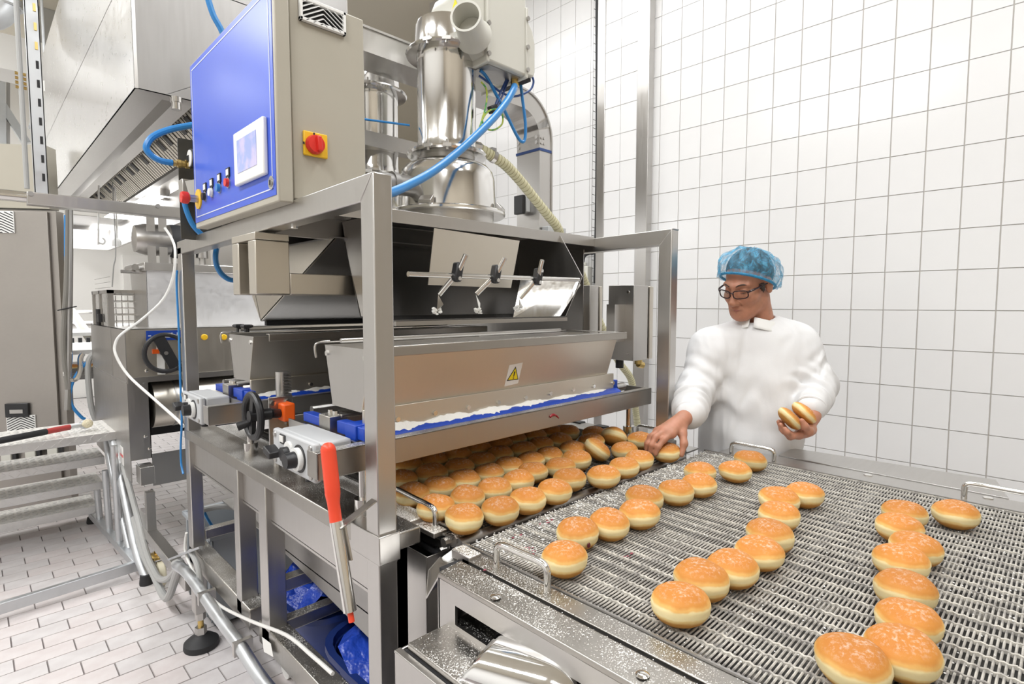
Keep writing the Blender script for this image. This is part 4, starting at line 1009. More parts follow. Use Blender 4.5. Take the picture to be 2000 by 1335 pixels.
def bun_mesh(seed):
    r = random.Random(seed); n = 36
    prof = [(0,-.0285),(.014,-.0285),(.026,-.0265),(.036,-.020),(.0425,-.012),(.0452,-.006),(.0455,-.001),(.0466,.003),(.0462,.007),(.0438,.013),(.039,.0195),(.031,.0255),(.021,.0292),(.010,.0308),(0,.0312)]
    ph = [r.uniform(0, 6.28) for _ in range(6)]; m = MB()
    for i, (rr, z) in enumerate(prof):
        for k in range(n):
            t = 2*math.pi*k/n
            f = 1+.018*math.sin(2*t+ph[0])+.012*math.sin(3*t+ph[1])+.006*math.sin(7*t+ph[2])*(1 if abs(z) < .01 else .2)
            dz = .0022*math.sin(t+ph[3])*(1-abs(z)/.04)+.0012*math.sin(3*t+ph[4])*(1 if .0 < z < .02 else .3)
            if rr == 0: f, dz = 0, -.001*(z > 0)
            elif z > .02: dz += .001*math.sin(2*t+ph[5])-(.0012 if rr < .012 else 0)
            m.v.append((rr*f*math.cos(t), rr*f*math.sin(t), z+dz))
    for i in range(len(prof)-1):
        for k in range(n):
            l = (k+1) % n; m.f.append((i*n+k, i*n+l, (i+1)*n+l, (i+1)*n+k))
    o = m.build('doughnut', M['bun'], weld=True); me = o.data; bpy.data.objects.remove(o)
    me.polygons.foreach_set('use_smooth', [True]*len(me.polygons))
    s = bmesh.new(); s.from_mesh(me)
    for e in s.edges: e.smooth = True
    s.to_mesh(me); s.free(); return me
buns = [bun_mesh(k) for k in range(6)]
M['jamd'] = mat('dark_jam', (.12, .006, .012), .2)
ORD = ('first','second','third','fourth','fifth','sixth','seventh','eighth','ninth','tenth','eleventh','twelfth')
def bun(x, y, z, label, group, rot=(0,0,0), sc=1.0, k=None, hole=None):
    i = random.randrange(6) if k is None else k
    o = bpy.data.objects.new('doughnut', buns[i]); C.objects.link(o)
    o.location = (x, y, z); o.rotation_euler = (rot[0]+random.uniform(-.05,.05), rot[1]+random.uniform(-.05,.05), rot[2]+random.uniform(0,6.28) if not hole else rot[2])
    s = sc*random.uniform(.97,1.03); o.scale = (s*random.uniform(.98,1.02), s, s*random.uniform(.96,1.05))
    set_tags(o, label, 'doughnut', group)
    if hole:
        h = MB().ball((0,0,0), .0055, 8, (1,.45,1.1)).build('jam_hole', M['jamd']); h.parent = o; h.location = hole
    return o
ZD = ZB+.0305
lines = (
 ('left', 'left line of doughnuts on the wire belt', [(.797,.666),(.908,.724),(.997,.705),(1.097,.692),(1.192,.737),(1.294,.706),(1.391,.691),(1.500,.744),(1.583,.676),(1.728,.691)]),
 ('middle', 'middle line of doughnuts on the wire belt', [(.807,.429),(.908,.443),(.989,.422),(1.091,.414),(1.189,.430),(1.317,.458),(1.426,.497),(1.512,.465)]),
 ('right', 'right line of doughnuts on the wire belt', [(.840,.190),(.915,.147),(1.013,.157),(1.123,.181),(1.244,.209),(1.334,.201),(1.432,.247),(1.540,.257),(1.623,.172)]))
for nm, grp, pts in lines:
    for k, (x, y) in enumerate(pts):
        hole = None
        if nm == 'left' and k == 1:
            v = (V((0,0,0))-V((x,y,0))).normalized(); a = math.atan2(v.y, v.x)+.55; hole = (.0455*math.cos(a), .0455*math.sin(a), -.006)
        where = 'nearest the viewer' if k == 0 else ORD[k]+' from the near end'
        if k == len(pts)-1: where = 'farthest from the viewer'
        bun(x, y, ZD, f'doughnut of the {nm} line on the open belt, {where}' + (', jam hole' if hole else ''), grp, hole=hole, k=k % 6)
rows = {
 'front': [(.787,.957),(.879,.935),(.974,.935),(1.072,.932),(1.178,.968),(1.268,.918),(1.381,.926),(1.485,.940)],
 'second': [(.780,1.057),(.876,1.052),(.969,1.050),(1.063,1.056),(1.152,1.085),(1.243,1.058),(1.341,1.076)],
 'third': [(.792,1.171),(.873,1.164),(.958,1.165),(1.048,1.160),(1.138,1.172),(1.230,1.168),(1.318,1.168),(1.428,1.162)],
 'fourth': [(.836,1.289),(.925,1.270),(1.020,1.264),(1.118,1.270),(1.208,1.284),(1.300,1.269),(1.394,1.276),(1.489,1.272)],
 'fifth': [(.923,1.387),(1.012,1.378),(1.104,1.369),(1.196,1.382),(1.291,1.373),(1.381,1.393),(1.470,1.377),(1.560,1.369)]}
for rn, pts in rows.items():
    for k, (x, y) in enumerate(pts):
        sh_txt = ' in the shade' if rn in ('fourth','fifth') else ''
        bun(x, y, ZD, f'doughnut in the {rn} row below the front sugar tray, {ORD[k]} from left{sh_txt}', 'rows of doughnuts below the front sugar tray')
extra = [(1.456,1.082,.012,(.55,-.35,0),'tilted doughnut leaning on another, left of the worker\'s right hand'),
         (1.545,1.035,.0,(0,0,0),'doughnut in the loose cluster by the hand, in front of the tilted ones'),
         (1.648,1.150,.010,(.5,.35,.4),'tilted doughnut showing its pale waist at the far edge of the dark belt'),
         (1.560,1.185,0,(0,0,0),'doughnut half hidden behind the two tilted ones'),
         (1.655,1.245,0,(0,0,0),'doughnut at the far right, behind the tilted one with the pale waist'),
         (1.600,1.330,0,(0,0,0),'shaded doughnut at the far right below the front tray'),
         (1.705,1.075,0,(0,0,0),'doughnut directly left of the worker\'s right hand fingers')]
for x, y, dz, rt, lab in extra: bun(x, y, ZD+dz, lab, 'loose doughnuts near the right hand', rot=rt)
bun(1.631, .929, ZD, 'doughnut being grasped by the worker\'s right hand', None, k=2)
# small jam stains on the belt edge
M['jamst'] = mat('jam_stain', (.30, .07, .10), .5)
jb_ = MB()
for (px, py) in ((1075,1015),(1060,1022),(1040,1078),(1030,1070),(1228,1083),(955,1110),(1010,1045)):
    q = at(px, py, 'Z', ZB+.001)
    for k in range(5): jb_.ball(q+V((random.uniform(-.014,.014), random.uniform(-.008,.008), -.001)), random.uniform(.0015,.0035), 6, (1.4,1,.4))
o = jb_.build('jam_spots', M['jamst'], oc, kind='stuff')
# crumbs and loose sugar lying on the belt
cr_ = MB(); rnd = random.Random(11)
for k in range(900):
    x, y = rnd.uniform(.76,1.84), rnd.uniform(-.1,.9)
    cr_.ball((x,y,ZB+.0012), rnd.uniform(.0009,.0022), 4, (1,1,.8))
for k in range(500):
    x, y = rnd.uniform(.648,.738), rnd.uniform(.25,.85)
    if .691 < x < .700: continue
    cr_.ball((x,y,.8815), rnd.uniform(.0006,.0014), 4, (1,1,.7))
for k in range(1500):
    x, y = rnd.uniform(.76,1.84), .905-abs(rnd.gauss(0,.085))
    cr_.ball((x,y,ZB-.0006), rnd.uniform(.0012,.0026), 4, (1.2,1.2,.6))
cr_.build('sugar_grains', M['sugar'], oc, kind='stuff')
# ------------------------------------------------------------------ extraction hoods
hz, hx0, hx1, hy0, hy1 = 2.27, .52, 1.46, 2.70, 6.60
hd_ = thing('extraction_hood', 'large bright stainless extraction hood with baffle filters at upper left', 'hood', (1.0, 4.1, hz))
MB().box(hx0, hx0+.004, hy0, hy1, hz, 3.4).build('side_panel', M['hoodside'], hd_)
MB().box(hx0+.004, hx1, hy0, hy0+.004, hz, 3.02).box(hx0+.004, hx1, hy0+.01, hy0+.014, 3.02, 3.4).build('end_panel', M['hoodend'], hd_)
MB().box(hx0, hx0+.012, hy0-.002, hy0+.006, hz, 3.4).build('corner_strip', M['steel'], hd_)
MB().box(hx1, hx1+.004, hy0, hy1, hz, 3.4).box(hx0, hx1, hy1, hy1+.004, hz, 3.4).box(hx0, hx1, hy0, hy1, 2.75, 2.754).build('rear_panel', M['steel'], hd_)
MB().box(hx0, hx0+.11, hy0, hy1, hz, hz+.003).box(hx1-.10, hx1, hy0, hy1, hz, hz+.003).box(hx0+.11, hx1-.1, hy0, hy0+.07, hz, hz+.003).box(hx0+.11, hx1-.1, hy1-.08, hy1, hz, hz+.003).build('lower_rim', M['steel'], hd_)
MB().prism([(hx0+.11,hy0,hz+.001),(hx0+.11,hy1,hz+.001),(hx0+.20,hy1,hz+.055),(hx0+.20,hy0,hz+.055)], (.002,0,.003)).build('drip_plate', M['steeldk'], hd_)
MB().prism([(hx0+.20,hy0,hz+.055),(hx0+.20,hy1,hz+.055),(hx0+.27,hy1,hz+.05),(hx0+.27,hy0,hz+.05)], (.0,0,.003)).build('drip_plate', M['steel'], hd_)
fx0, fz0 = hx0+.26, hz+.26
fx1, fz1 = at(250,383,'Z',hz+.03).x, hz+.03
fx1 = min(max(fx1, 1.0), 1.30)
npan = 8; pw = (hy1-hy0-.2)/npan
for k in range(npan):
    ya = hy0+.1+k*pw
    fp = MB().prism([(fx0,ya,fz0),(fx0,ya+pw-.01,fz0),(fx1,ya+pw-.01,fz1),(fx1,ya,fz1)], (.002,0,.006)).build('filter_panel', M['dark'], hd_)
    for j in range(9):
        y = ya+.015+j*(pw-.03)/8.6; yw = (pw-.03)/12
        MB().prism([(fx0,y,fz0-.004),(fx0,y+yw,fz0-.004),(fx1,y+yw,fz1-.004),(fx1,y,fz1-.004)], (-.004,0,-.010)).build('baffle_slat', M['steelwarm'], fp)
    for t0 in (.46,):
        for yy in (ya+pw*.26, ya+pw*.60):
            xa, za_ = fx0+(fx1-fx0)*t0, fz0+(fz1-fz0)*t0; xb, zb_2 = fx0+(fx1-fx0)*(t0+.20), fz0+(fz1-fz0)*(t0+.20)
            MB().prism([(xa,yy,za_-.016),(xa,yy+pw*.13,za_-.016),(xb,yy+pw*.13,zb_2-.016),(xb,yy,zb_2-.016)], (-.002,0,-.005)).build('filter_grip', M['blackp'], fp)
MB().box(fx1, fx1+.05, hy0, hy1, hz+.0, hz+.03).build('grease_gutter', M['steeldk'], hd_)
MB().box(fx1+.05, hx1, hy0, hy1, hz+.02, hz+.024).build('inner_plate', M['steel'], hd_)
q = at(344, 205, 'Z', hz-.03)
MB().cyl((q.x,q.y,hz),(q.x,q.y,hz-.05),.018,14).cyl((q.x,q.y,hz),(q.x,q.y,hz-.02),.024,14).build('drain_cup', M['bright'], hd_)
for (px, py) in ((322,370),):
    q = at(px, py, 'Z', hz+.02); MB().cyl((q.x,q.y,hz+.05),(q.x,q.y,hz-.06),.035,14).build('pipe_stub', M['steel'], hd_)
# second hood farther back with lit panels
M['lamp'] = mat('lit_panel', (.9,.9,.88), .5, emit=((1,.99,.96), 7))
h2 = thing('extraction_hood', 'second extraction hood farther back with bright lit light panels', 'hood', (.8, 6.5, 2.0))
zs2 = 2.0
cA, cB = at(215,488,'Z',zs2), at(345,418,'Z',zs2)
xr = cA.x; yf = cA.y
MB().box(xr, xr+.004, 3.0 if cB.y < 3 else cB.y, yf, zs2, 2.25).box(.1, xr, yf, yf+.004, zs2, 2.25).build('skirt', M['steeldk'], h2)
MB().box(xr-.02, xr+.01, cB.y, yf, zs2-.004, zs2).box(.1, xr, yf-.02, yf+.01, zs2-.004, zs2).build('skirt_lip', M['steel'], h2)
MB().box(.1, xr, hy1+.02, yf, 2.235, 2.24).build('hood_ceiling', M['steel'], h2)
for (pa, pb) in (((150,481),(190,448)),((156,462),(228,438)),((222,424),(276,414)),((285,398),(332,391))):
    a, b = at(*pa, 'Z', 2.23), at(*pb, 'Z', 2.23)
for (cx, cy, wx, wy) in ((152,472,.28,.9),(205,449,.30,.8),(250,419,.26,.7),(312,393,.24,.5)):
    c = at(cx, cy, 'Z', 2.228)
    MB().box(c.x-wx/2, c.x+wx/2, c.y-wy/2, c.y+wy/2, 2.226, 2.233).build('light_panel', M['lamp'], h2)
for lab, pts, m in (('white pull cord with a white end cap hanging below the hood lights', [(227,416),(228,440),(228,470)], 'white'), ('white looped cord end hanging below the hood lights', [(198,462),(192,468),(194,474),(202,476),(205,470),(200,464)], 'white')):
    pp = [at(*p,'Y',5.2) for p in pts]; pp[0] = V((pp[0].x, pp[0].y, 2.292)); hose('pull_cord', lab, 'cord', pp, .006, M[m], n=6)
q = at(228, 472, 'Y', 5.2)
o = MB().lathe([(.030,-.03),(.030,0),(.020,.02),(.006,.03)], q, n=16).build('cord_cap', M['white'], bpy.data.objects['pull_cord'])
hose('pull_cord', 'thin grey wire hanging from the hood down to the wire cage', 'cord', [V((at(226,488,'Y',5.0).x,5.0,2.292))]+[at(*p,'Y',5.0) for p in ((226,488),(222,520),(219,560))], .004, M['hosegray'], n=6)

# ------------------------------------------------------------------ fryer / feeding machine behind the frame
YF, XF = 3.45, .571
zt = at(350,640,'Y',YF).z; zm = at(350,730,'Y',YF).z; zl = at(258,900,'Y',YF).z; xc = at(290,735,'Y',YF).x
fy = thing('feeding_machine', 'long stainless feeding machine behind the frame with handwheel and blue scale label', 'bakery machine', (1.3, 4.0, 0))
yb_ = 4.56
MB().box(XF, XF+.004, YF, yb_, .46, zt).build('side_panel', M['steel'], fy)
MB().box(XF-.002, XF, YF+.01, yb_, .985, .992).box(XF-.002, XF, YF+.38, YF+.384, .992, zt).build('panel_seam', M['steeldk'], fy)
MB().box(XF+.004, 2.35, YF, YF+.004, zm, zt).build('front_panel', M['steelwarm'], fy)
MB().box(XF+.004, 2.35, YF-.012, YF, zm-.03, zm).build('front_lip', M['steel'], fy)
MB().box(XF+.004, xc, YF, YF+.004, zl, zm).build('corner_panel', M['steel'], fy)
MB().box(xc-.004, xc, YF, YF+.6, zl, zm).box(xc, 2.35, YF+.6, YF+.604, zl, zm).build('recess_panel', M['dark'], fy)
MB().box(XF, 2.35, YF, yb_, zt-.003, zt).build('top_plate', M['steel'], fy)
MB().box(xc, 2.35, YF+.01, YF+.5, zm-.015, zm-.01).build('upper_belt', M['steeldk'], fy)
dm = MB().cyl((xc+.02,YF+.10,zm-.165),(2.3,YF+.10,zm-.165),.13,32).build('drum', M['steelwarm'], fy)
MB().cyl((xc+.12,YF+.10,zm-.165),(xc+.13,YF+.10,zm-.165),.133,32).build('drum_band', M['steeldk'], fy)
MB().box(xc, 2.35, YF, YF+.004, .42, zl+.02).build('lower_panel', M['steel'], fy)
MB().box(xc-.075, xc-.01, YF-.10, YF-.002, .46, zl-.02).build('side_box', M['steel'], fy, bevel=.002)
for (px, py) in ((286,724),(281,745),(284,852),(292,876),(296,957)):
    q = at(px, py, 'Y', YF-.001); MB().lathe([(.009,0),(.008,.004),(.002,.006)], q, (0,-1,0), 10).build('screw', M['bright'], fy)
q = at(238, 889, 'X', XF-.001)
wl = MB().box(XF-.002, XF, q.y-.045, q.y+.045, q.z-.05, q.z+.05).build('label', M['paper'], fy)
MB().box(XF-.003, XF-.002, q.y-.043, q.y+.043, q.z-.006, q.z+.008).build('label_band', M['red'], fy)
# blue scale label with minus, wedge and plus
a, b = at(285,646,'Y',YF-.002), at(350,663,'Y',YF-.002); b.x = at(362,650,'Y',YF).x
bl = MB().box(a.x, b.x, YF-.003, YF-.001, b.z, a.z).build('scale_label', mat('label_blue', (.01,.05,.32), .4), fy)
zc = (a.z+b.z)/2; w_ = b.x-a.x; hgt = a.z-b.z
MB().prism([(a.x+w_*.20,YF-.003,zc-hgt*.16),(a.x+w_*.66,YF-.003,zc-hgt*.24),(a.x+w_*.66,YF-.003,zc+hgt*.26),(a.x+w_*.20,YF-.003,zc-hgt*.04)], (0,-.001,0)).build('wedge_mark', M['white'], bl)
MB().box(a.x+w_*.05, a.x+w_*.12, YF-.004, YF-.003, zc-.002, zc+.002).build('minus_mark', M['white'], bl)
MB().box(a.x+w_*.73, a.x+w_*.83, YF-.004, YF-.003, zc-.002, zc+.002).box(a.x+w_*.773, a.x+w_*.787, YF-.004, YF-.003, zc-.014, zc+.014).build('plus_mark', M['white'], bl)
# handwheel
wc = at(324, 689, 'Y', YF-.06)
ring = [wc+V((.098*math.cos(t),0,.098*math.sin(t))) for t in [2*math.pi*i/32 for i in range(32)]]
hw = MB().tube(ring, .012, 10, 1, closed=True).build('handwheel', M['blackp'], fy)
MB().beam(wc+V((-.035,0,.092)), wc+V((.045,0,-.088)), .014, .055, up=(1,0,.4)).cyl(wc, (wc.x,YF,wc.z), .018, 12).build('wheel_spoke', M['blackp'], hw)
MB().cyl(wc+V((.06,0,-.085)), wc+V((.062,-.07,-.085)), .016, 12).build('crank_grip', M['blackp'], hw)
MB().cyl(wc+V((0,-.006,0)), wc+V((0,-.010,0)), .010, 12).build('hub_cap', M['steel'], hw)
MB().box(wc.x-.03, wc.x+.005, YF-.004, YF-.001, zm+.005, wc.z+.08).build('scale_plate', M['paper'], fy)
MB().box(wc.x-.05, wc.x-.02, YF-.012, YF-.002, wc.z-.005, wc.z+.018).build('pointer', M['orange'], fy)
for px in (399, 437):
    q = at(px, 658, 'Y', YF); MB().lathe([(.017,0),(.017,.008),(.013,.013),(.003,.014)], q, (0,-1,0), 18).build('yellow_cap', M['yellow'], fy)
# tank on top
YT = 3.62
ta, tb = at(285,528,'Y',YT), at(292,640,'Y',YT)
MB().prism([(ta.x,YT,ta.z),(1.45,YT,ta.z),(1.45,YT+.04,zt),(tb.x,YT+.04,zt)], (0,.004,0)).build('tank_front', M['tanksteel'], fy)
MB().prism([(ta.x,YT,ta.z),(tb.x,YT+.04,zt),(tb.x,YT+.36,zt),(ta.x,YT+.42,ta.z)], (.004,0,0)).build('tank_side', M['steel'], fy)
MB().box(ta.x-.01, 1.46, YT-.015, YT+.44, ta.z, ta.z+.045).build('tank_rim', M['steel'], fy, bevel=.003)
MB().tube([(ta.x-.10,YT+.1,ta.z-.005),(ta.x,YT+.1,ta.z-.005)], .010, 8, 1).tube([(ta.x-.04,YT+.05,ta.z+.02),(ta.x-.04,YT+.25,ta.z+.02)], .018, 8, 1).build('tank_hinge', M['steel'], fy)
# agitator drive above the tank
mc = at(318, 470, 'Y', YT+.1)
MB().lathe([(.02,-.15),(.075,-.14),(.09,-.09),(.092,.03)], mc, (1,0,0), 24).build('drive_bell', M['steel'], fy)
MB().lathe([(.095,.03),(.098,.06),(.095,.11),(.06,.15),(.05,.16)], mc, (1,0,0), 24).build('drive_motor', M['rubber'], fy)
for px in (293, 316):
    q0, q1 = at(px,408,'Y',YT+.02), at(px,522,'Y',YT+.02)
    MB().box(q0.x-.02, q0.x+.02, YT+.02, YT+.026, ta.z+.045, q0.z).build('hanger_bar', M['steel'], fy)
MB().cyl((at(333,478,'Y',YT).x,YT+.1,ta.z+.045),(at(333,478,'Y',YT).x,YT+.1,mc.z),.03,12).build('drive_column', M['steel'], fy)
for px in (393, 462):
    q = at(px, 470, 'Y', YT+.08)
    MB().cyl((q.x,YT+.08,ta.z+.045),(q.x,YT+.08,ta.z+.09),.018,10).cyl((q.x,YT+.08,ta.z+.09),(q.x,YT+.08,ta.z+.16),.034,12).build('nozzle_cylinder', M['steel'], fy)
q = at(440, 500, 'Y', YT+.05)
MB().box(q.x-.06,q.x+.12,YT+.03,YT+.13,ta.z+.045,ta.z+.19).build('air_cylinder', M['steel'], fy, bevel=.004)
# legs and swivel caster
q = at(318,1100,'Y',3.16)
MB().box(q.x-.05,q.x-.012,3.20,3.24,.20,.46).build('leg', M['steel'], fy)
MB().box(q.x-.055,q.x-.008,2.52,3.60,.215,.265).build('chassis_beam', M['steel'], fy, bevel=.002)
ch = MB().cyl((q.x-.02,3.17,.13),(q.x-.02,3.17,.215),.014,10).lathe([(.045,0),(.045,.012),(.03,.02)], (q.x-.02,3.17,.135), n=20).build('caster_stem', M['brass'], fy)
MB().box(q.x-.045,q.x-.040,3.11,3.18,.05,.14).box(q.x-.0,q.x+.005,3.11,3.18,.05,.14).build('caster_fork', M['steel'], fy)
MB().lathe([(.056,-.018),(.062,-.012),(.062,.012),(.056,.018)], (q.x-.02,3.13,.062), (1,0,0), 28).build('caster_wheel', mat('cream_wheel', (.62,.57,.42), .5), fy)
MB().box(1.9,2.3,3.5,4.5,0,.46).box(XF+.1,XF+.15,4.4,4.45,0,.46).build('leg', M['steel'], fy)

# wire cage on the machine
cg = thing('wire_cage', 'stainless guard cage with wire mesh sides on the feeding machine', 'guard cage', (.6, 4.2, zt))
ca = at(193,560,'Y',4.50); cbx = at(236,566,'Y',3.95); ce = at(270,564,'Y',3.95)
zc1 = cbx.z+.0
xA_, yA_2, xB_, yB_2 = XF+.01, 4.50, ce.x+.18, 3.95
for (x, y) in ((xA_,yA_2),(xA_,4.24),(xA_,yB_2),(xB_,yB_2),(xB_,yA_2)):
    MB().box(x,x+.028,y,y+.028,zt,zc1).build('cage_post', M['steel'], cg)
MB().box(xA_,xA_+.03,yB_2,yA_2+.03,zc1-.02,zc1).box(xA_,xB_+.03,yB_2,yB_2+.03,zc1-.02,zc1).box(xA_,xB_+.03,yA_2,yA_2+.03,zc1-.02,zc1).build('cage_top', M['steel'], cg)
for k in range(5):
    z = zt+.03+k*(zc1-zt-.06)/4
    MB().cyl((xA_+.03,yB_2+.015,z),(xB_,yB_2+.015,z),.007 if k % 2 else .004,6).build('cage_bar', M['bright'], cg)
ms = MB()
for k in range(9): ms.cyl((xA_+.04+k*.03,yB_2+.02,zt),(xA_+.04+k*.03,yB_2+.02,zc1),.0025,5)
for k in range(18): ms.cyl((xA_+.015,yB_2+.03+k*.029,zt),(xA_+.015,yB_2+.03+k*.029,zc1),.0025,5)
for k in range(10): ms.cyl((xA_+.015,yB_2,zt+.02+k*.03),(xA_+.015,yA_2,zt+.02+k*.03),.0015,5)
ms.build('wire_mesh', M['steel'], cg, kind='stuff')
MB().box(xA_-.02,xA_,4.16,4.22,zt+.02,zt+.07).cyl((xA_-.01,4.24,zt),(xA_-.01,4.24,zt+.10),.012,8).build('latch', M['blackp'], cg)

# ------------------------------------------------------------------ trays of doughnuts far behind
tb_ = thing('tray_table', 'white proofing conveyor with black clips far behind the feeding machine', 'conveyor', (.6, 6.4, .8))
za = 1.07
pA, pB = at(128,700,'Z',za), at(200,640,'Z',za+.06)
MB().box(.47, .93, 5.0, 6.1, za-.03, za).build('white_tray', M['white'], tb_)
MB().box(.47, .93, 6.15, 7.2, za+.05, za+.08).build('white_tray', M['white'], tb_)
for k in range(8): MB().box(.50+k*.055, .525+k*.055, 6.02, 6.07, za, za+.04).build('tray_clip', M['blackp'], tb_)
MB().box(.47,.93,5.0,5.02,za-.16,za-.13).box(.47,.93,4.9,6.1,za-.20,za-.17).box(.50,.55,5.5,5.6,0,za-.03).box(.8,.85,5.5,5.6,0,za-.03).build('tray_rack', M['steeldk'], tb_)
MB().tube([(.47,7.3,1.32),(.93,7.3,1.32)], .02, 8, 1).tube([(.47,7.3,1.2),(.93,7.3,1.2)], .03, 8, 1).build('tray_rail', M['steel'], tb_)
MB().prism([(.66,7.25,1.42),(.72,7.25,1.42),(.86,6.6,1.02),(.80,6.6,1.02)], (.03,0,0)).build('rail_arm', M['motorp'], tb_)
for k in range(5):
    bun(.52+k*.088, 5.06, za-.13, f'doughnut on the rack below the white trays far back left, {ORD[k]} from the left', 'doughnuts on the far rack', sc=.9)

# ------------------------------------------------------------------ steel cabinet at the far left
cl = thing('switch_cabinet', 'tall brushed steel cabinet at the left edge behind the step stool', 'cabinet', dep(105,700,3.7).xy.to_3d())
O = dep(104, 600, 3.7); O.z = 0; hr = V((.82,-.57,0)).normalized(); nb = V((.57,.82,0)).normalized()
def cbx_(u0, u1, d0, d1, z0, z1, name, m, bevel=0, par=cl):
    p = [O-hr*u1+nb*d0, O-hr*u0+nb*d0, O-hr*u0+nb*d1, O-hr*u1+nb*d1]
    return MB().hexa([q+V((0,0,z0)) for q in p], [q+V((0,0,z1)) for q in p]).build(name, m, par, bevel=bevel)
cbx_(-.035, 1.1, .02, .10, 0, 2.02, 'carcass', M['cabsteel'])
cdo = cbx_(.006, 1.1, 0, .018, .08, 2.01, 'door', M['cabsteel'], .002)
cbx_(-.01, 1.1, .0, .10, 2.03, 2.44, 'upper_panel', M['beige'])
def cab_vent(px0, px1, py0, py1):
    pts = [dep(px0,py0,3.68), dep(px1,py1,3.68)]
    u0, u1 = -(pts[1]-O).dot(hr), -(pts[0]-O).dot(hr)
    v = cbx_(u0, u1, -.008, 0, pts[1].z, pts[0].z, 'vent', M['white'], .001)
    um = (u0+u1)/2; hw = (u1-u0)/2-.004; n = 8; ph = (pts[0].z-pts[1].z)/n
    for k in range(-3, n):
        zc = pts[1].z+ph*(k+.4); s = MB(); cnt = 0
        for sg in (-1, 1):
            za_, zb2 = zc+hw*.5, zc; ua, ub = um, um+sg*hw
            if zb2 < pts[1].z+.004:
                t = (za_-(pts[1].z+.004))/(za_-zb2)
                if t < .05: continue
                ub = ua+(ub-ua)*t; zb2 = pts[1].z+.004
            if za_ > pts[0].z-.004:
                t = (za_-(pts[0].z-.004))/(za_-zb2)
                if t > .95: continue
                ua = ua+(ub-ua)*t; za_ = pts[0].z-.004
            q = lambda u, d, z: O-hr*u+nb*d+V((0,0,z))
            s.prism([q(ua,-.0095,za_),q(ub,-.0095,zb2),q(ub,-.0095,zb2-ph*.35),q(ua,-.0095,za_-ph*.35)], nb*.002); cnt += 1
        if cnt: s.build('louvre_gap', M['dark'], v)
cab_vent(-6, 40, 415, 457); cab_vent(10, 61, 812, 850)
p0, p1 = dep(10,788,3.68), dep(51,815,3.68)
hn = cbx_(-(p1-O).dot(hr), -(p0-O).dot(hr), -.02, 0, p1.z, p0.z, 'handle_recess', M['blackp'], .003)
cbx_(-(p1-O).dot(hr)+.03, -(p0-O).dot(hr)-.03, -.023, -.019, (p0.z+p1.z)/2-.02, (p0.z+p1.z)/2+.005, 'handle_pull', M['steel'])

# ------------------------------------------------------------------ beam, slotted strut and hangers at upper left
YB_ = 3.0
b0, b1, b2 = at(52,373,'Y',YB_), at(346,393,'Y',YB_), at(52,400,'Y',YB_)
bm_ = thing('overhead_beam', 'horizontal square stainless beam crossing at the left below the hood', 'beam', (b0.x, YB_, b2.z))
MB().box(b0.x, .82, YB_, YB_+.06, b2.z+.005, b0.z).build('beam_tube', M['steel'], bm_, bevel=.003)
MB().tube([(b0.x-.9,YB_+.03,b0.z-.02),(b0.x,YB_+.03,b0.z-.02)], .022, 14, 1).build('beam_stub', M['bright'], bm_)
for px in (308, 60): q = at(px, 402 if px > 100 else 378, 'Y', YB_); MB().cyl(q, q-V((0,.004,0)), .010, 10).build('bolt', M['steeldk'], bm_)
sx = at(77, 300, 'Y', YB_+.02).x
sp_ = thing('slotted_strut', 'vertical galvanised slotted strut standing on the overhead beam', 'strut', (sx, YB_+.03, b0.z))
MB().box(sx-.022,sx+.022,YB_+.01,YB_+.013,b0.z,4.45).box(sx-.022,sx-.019,YB_+.01,YB_+.05,b0.z,4.45).box(sx+.019,sx+.022,YB_+.01,YB_+.05,b0.z,4.45).build('strut_channel', M['galv'], sp_)
for k in range(17): MB().box(sx+.004,sx+.013,YB_+.007,YB_+.0105,b0.z+.05+k*.075,b0.z+.08+k*.075).build('slot', M['brass'] if k > 6 else M['dark'], sp_)
hose('cable', 'pale cable with screw connectors running up beside the slotted strut', 'cable', [V((sx-.045,YB_+.02,z)) for z in (1.87,2.1,2.5,3.0,3.5,4.4)], .009, M['hosegray'])
for k, z in enumerate((2.27,2.62,2.95)):
    o = MB()
    for j in range(4): o.cyl((sx-.062,YB_+.02,z+j*.018),(sx-.028,YB_+.02,z+j*.018),.006,6)
    o = o.build('cable_connector', M['brass']); set_tags(o, f'{("lowest","middle","topmost")[k]} of the cable connectors beside the slotted strut', 'connector', 'connectors on the strut cable')
for k, (px, y1, yy) in enumerate(((97,290,5.9),(165,165,6.2),(181,126,6.2))):
    q = at(px, y1, 'Y', yy)
    t = thing('hanger_rod', f'thin threaded hanger rod at upper left, {ORD[k]} from the left', 'rod', q)
    MB().cyl((q.x,q.y,q.z),(q.x,q.y,4.45),.010,8).build('rod', M['galv'], t)
    MB().cyl((q.x,q.y,q.z+.45),(q.x,q.y,q.z+.53),.018,8).build('turnbuckle', M['white'], t)
q0, q1 = at(0,63,'Y',6.9), at(0,132,'Y',6.9)
struct('trim_1', MB().box(-3.9, 1.6, 6.9, 7.3, q1.z, q0.z), M['wallwhite'])
q = at(128, 200, 'Y', 7.6)
o = MB().box(q.x-.25,q.x+.6,7.6,8.2,q.z-.6,4.448).build('air_duct', M['galv']); set_tags(o, 'grey rectangular air duct behind the white beam', 'air duct')
MB().box(q.x-.27,q.x+.62,7.58,8.22,q.z-.2,q.z-.17).build('duct_flange', M['galv'], o)
e0 = at(8, 20, 'Y', 5.2)
o = MB().tube([e0+V((.02,0,.9)), e0+V((.02,0,.15)), e0+V((.0,0,.03)), e0+V((-.06,0,-.06)), e0+V((-.18,0,-.09)), e0+V((-.6,0,-.09))], .085, 18, 3).build('pipe_elbow', M['galv']); set_tags(o, 'silver round duct elbow at the upper left corner', 'duct elbow')
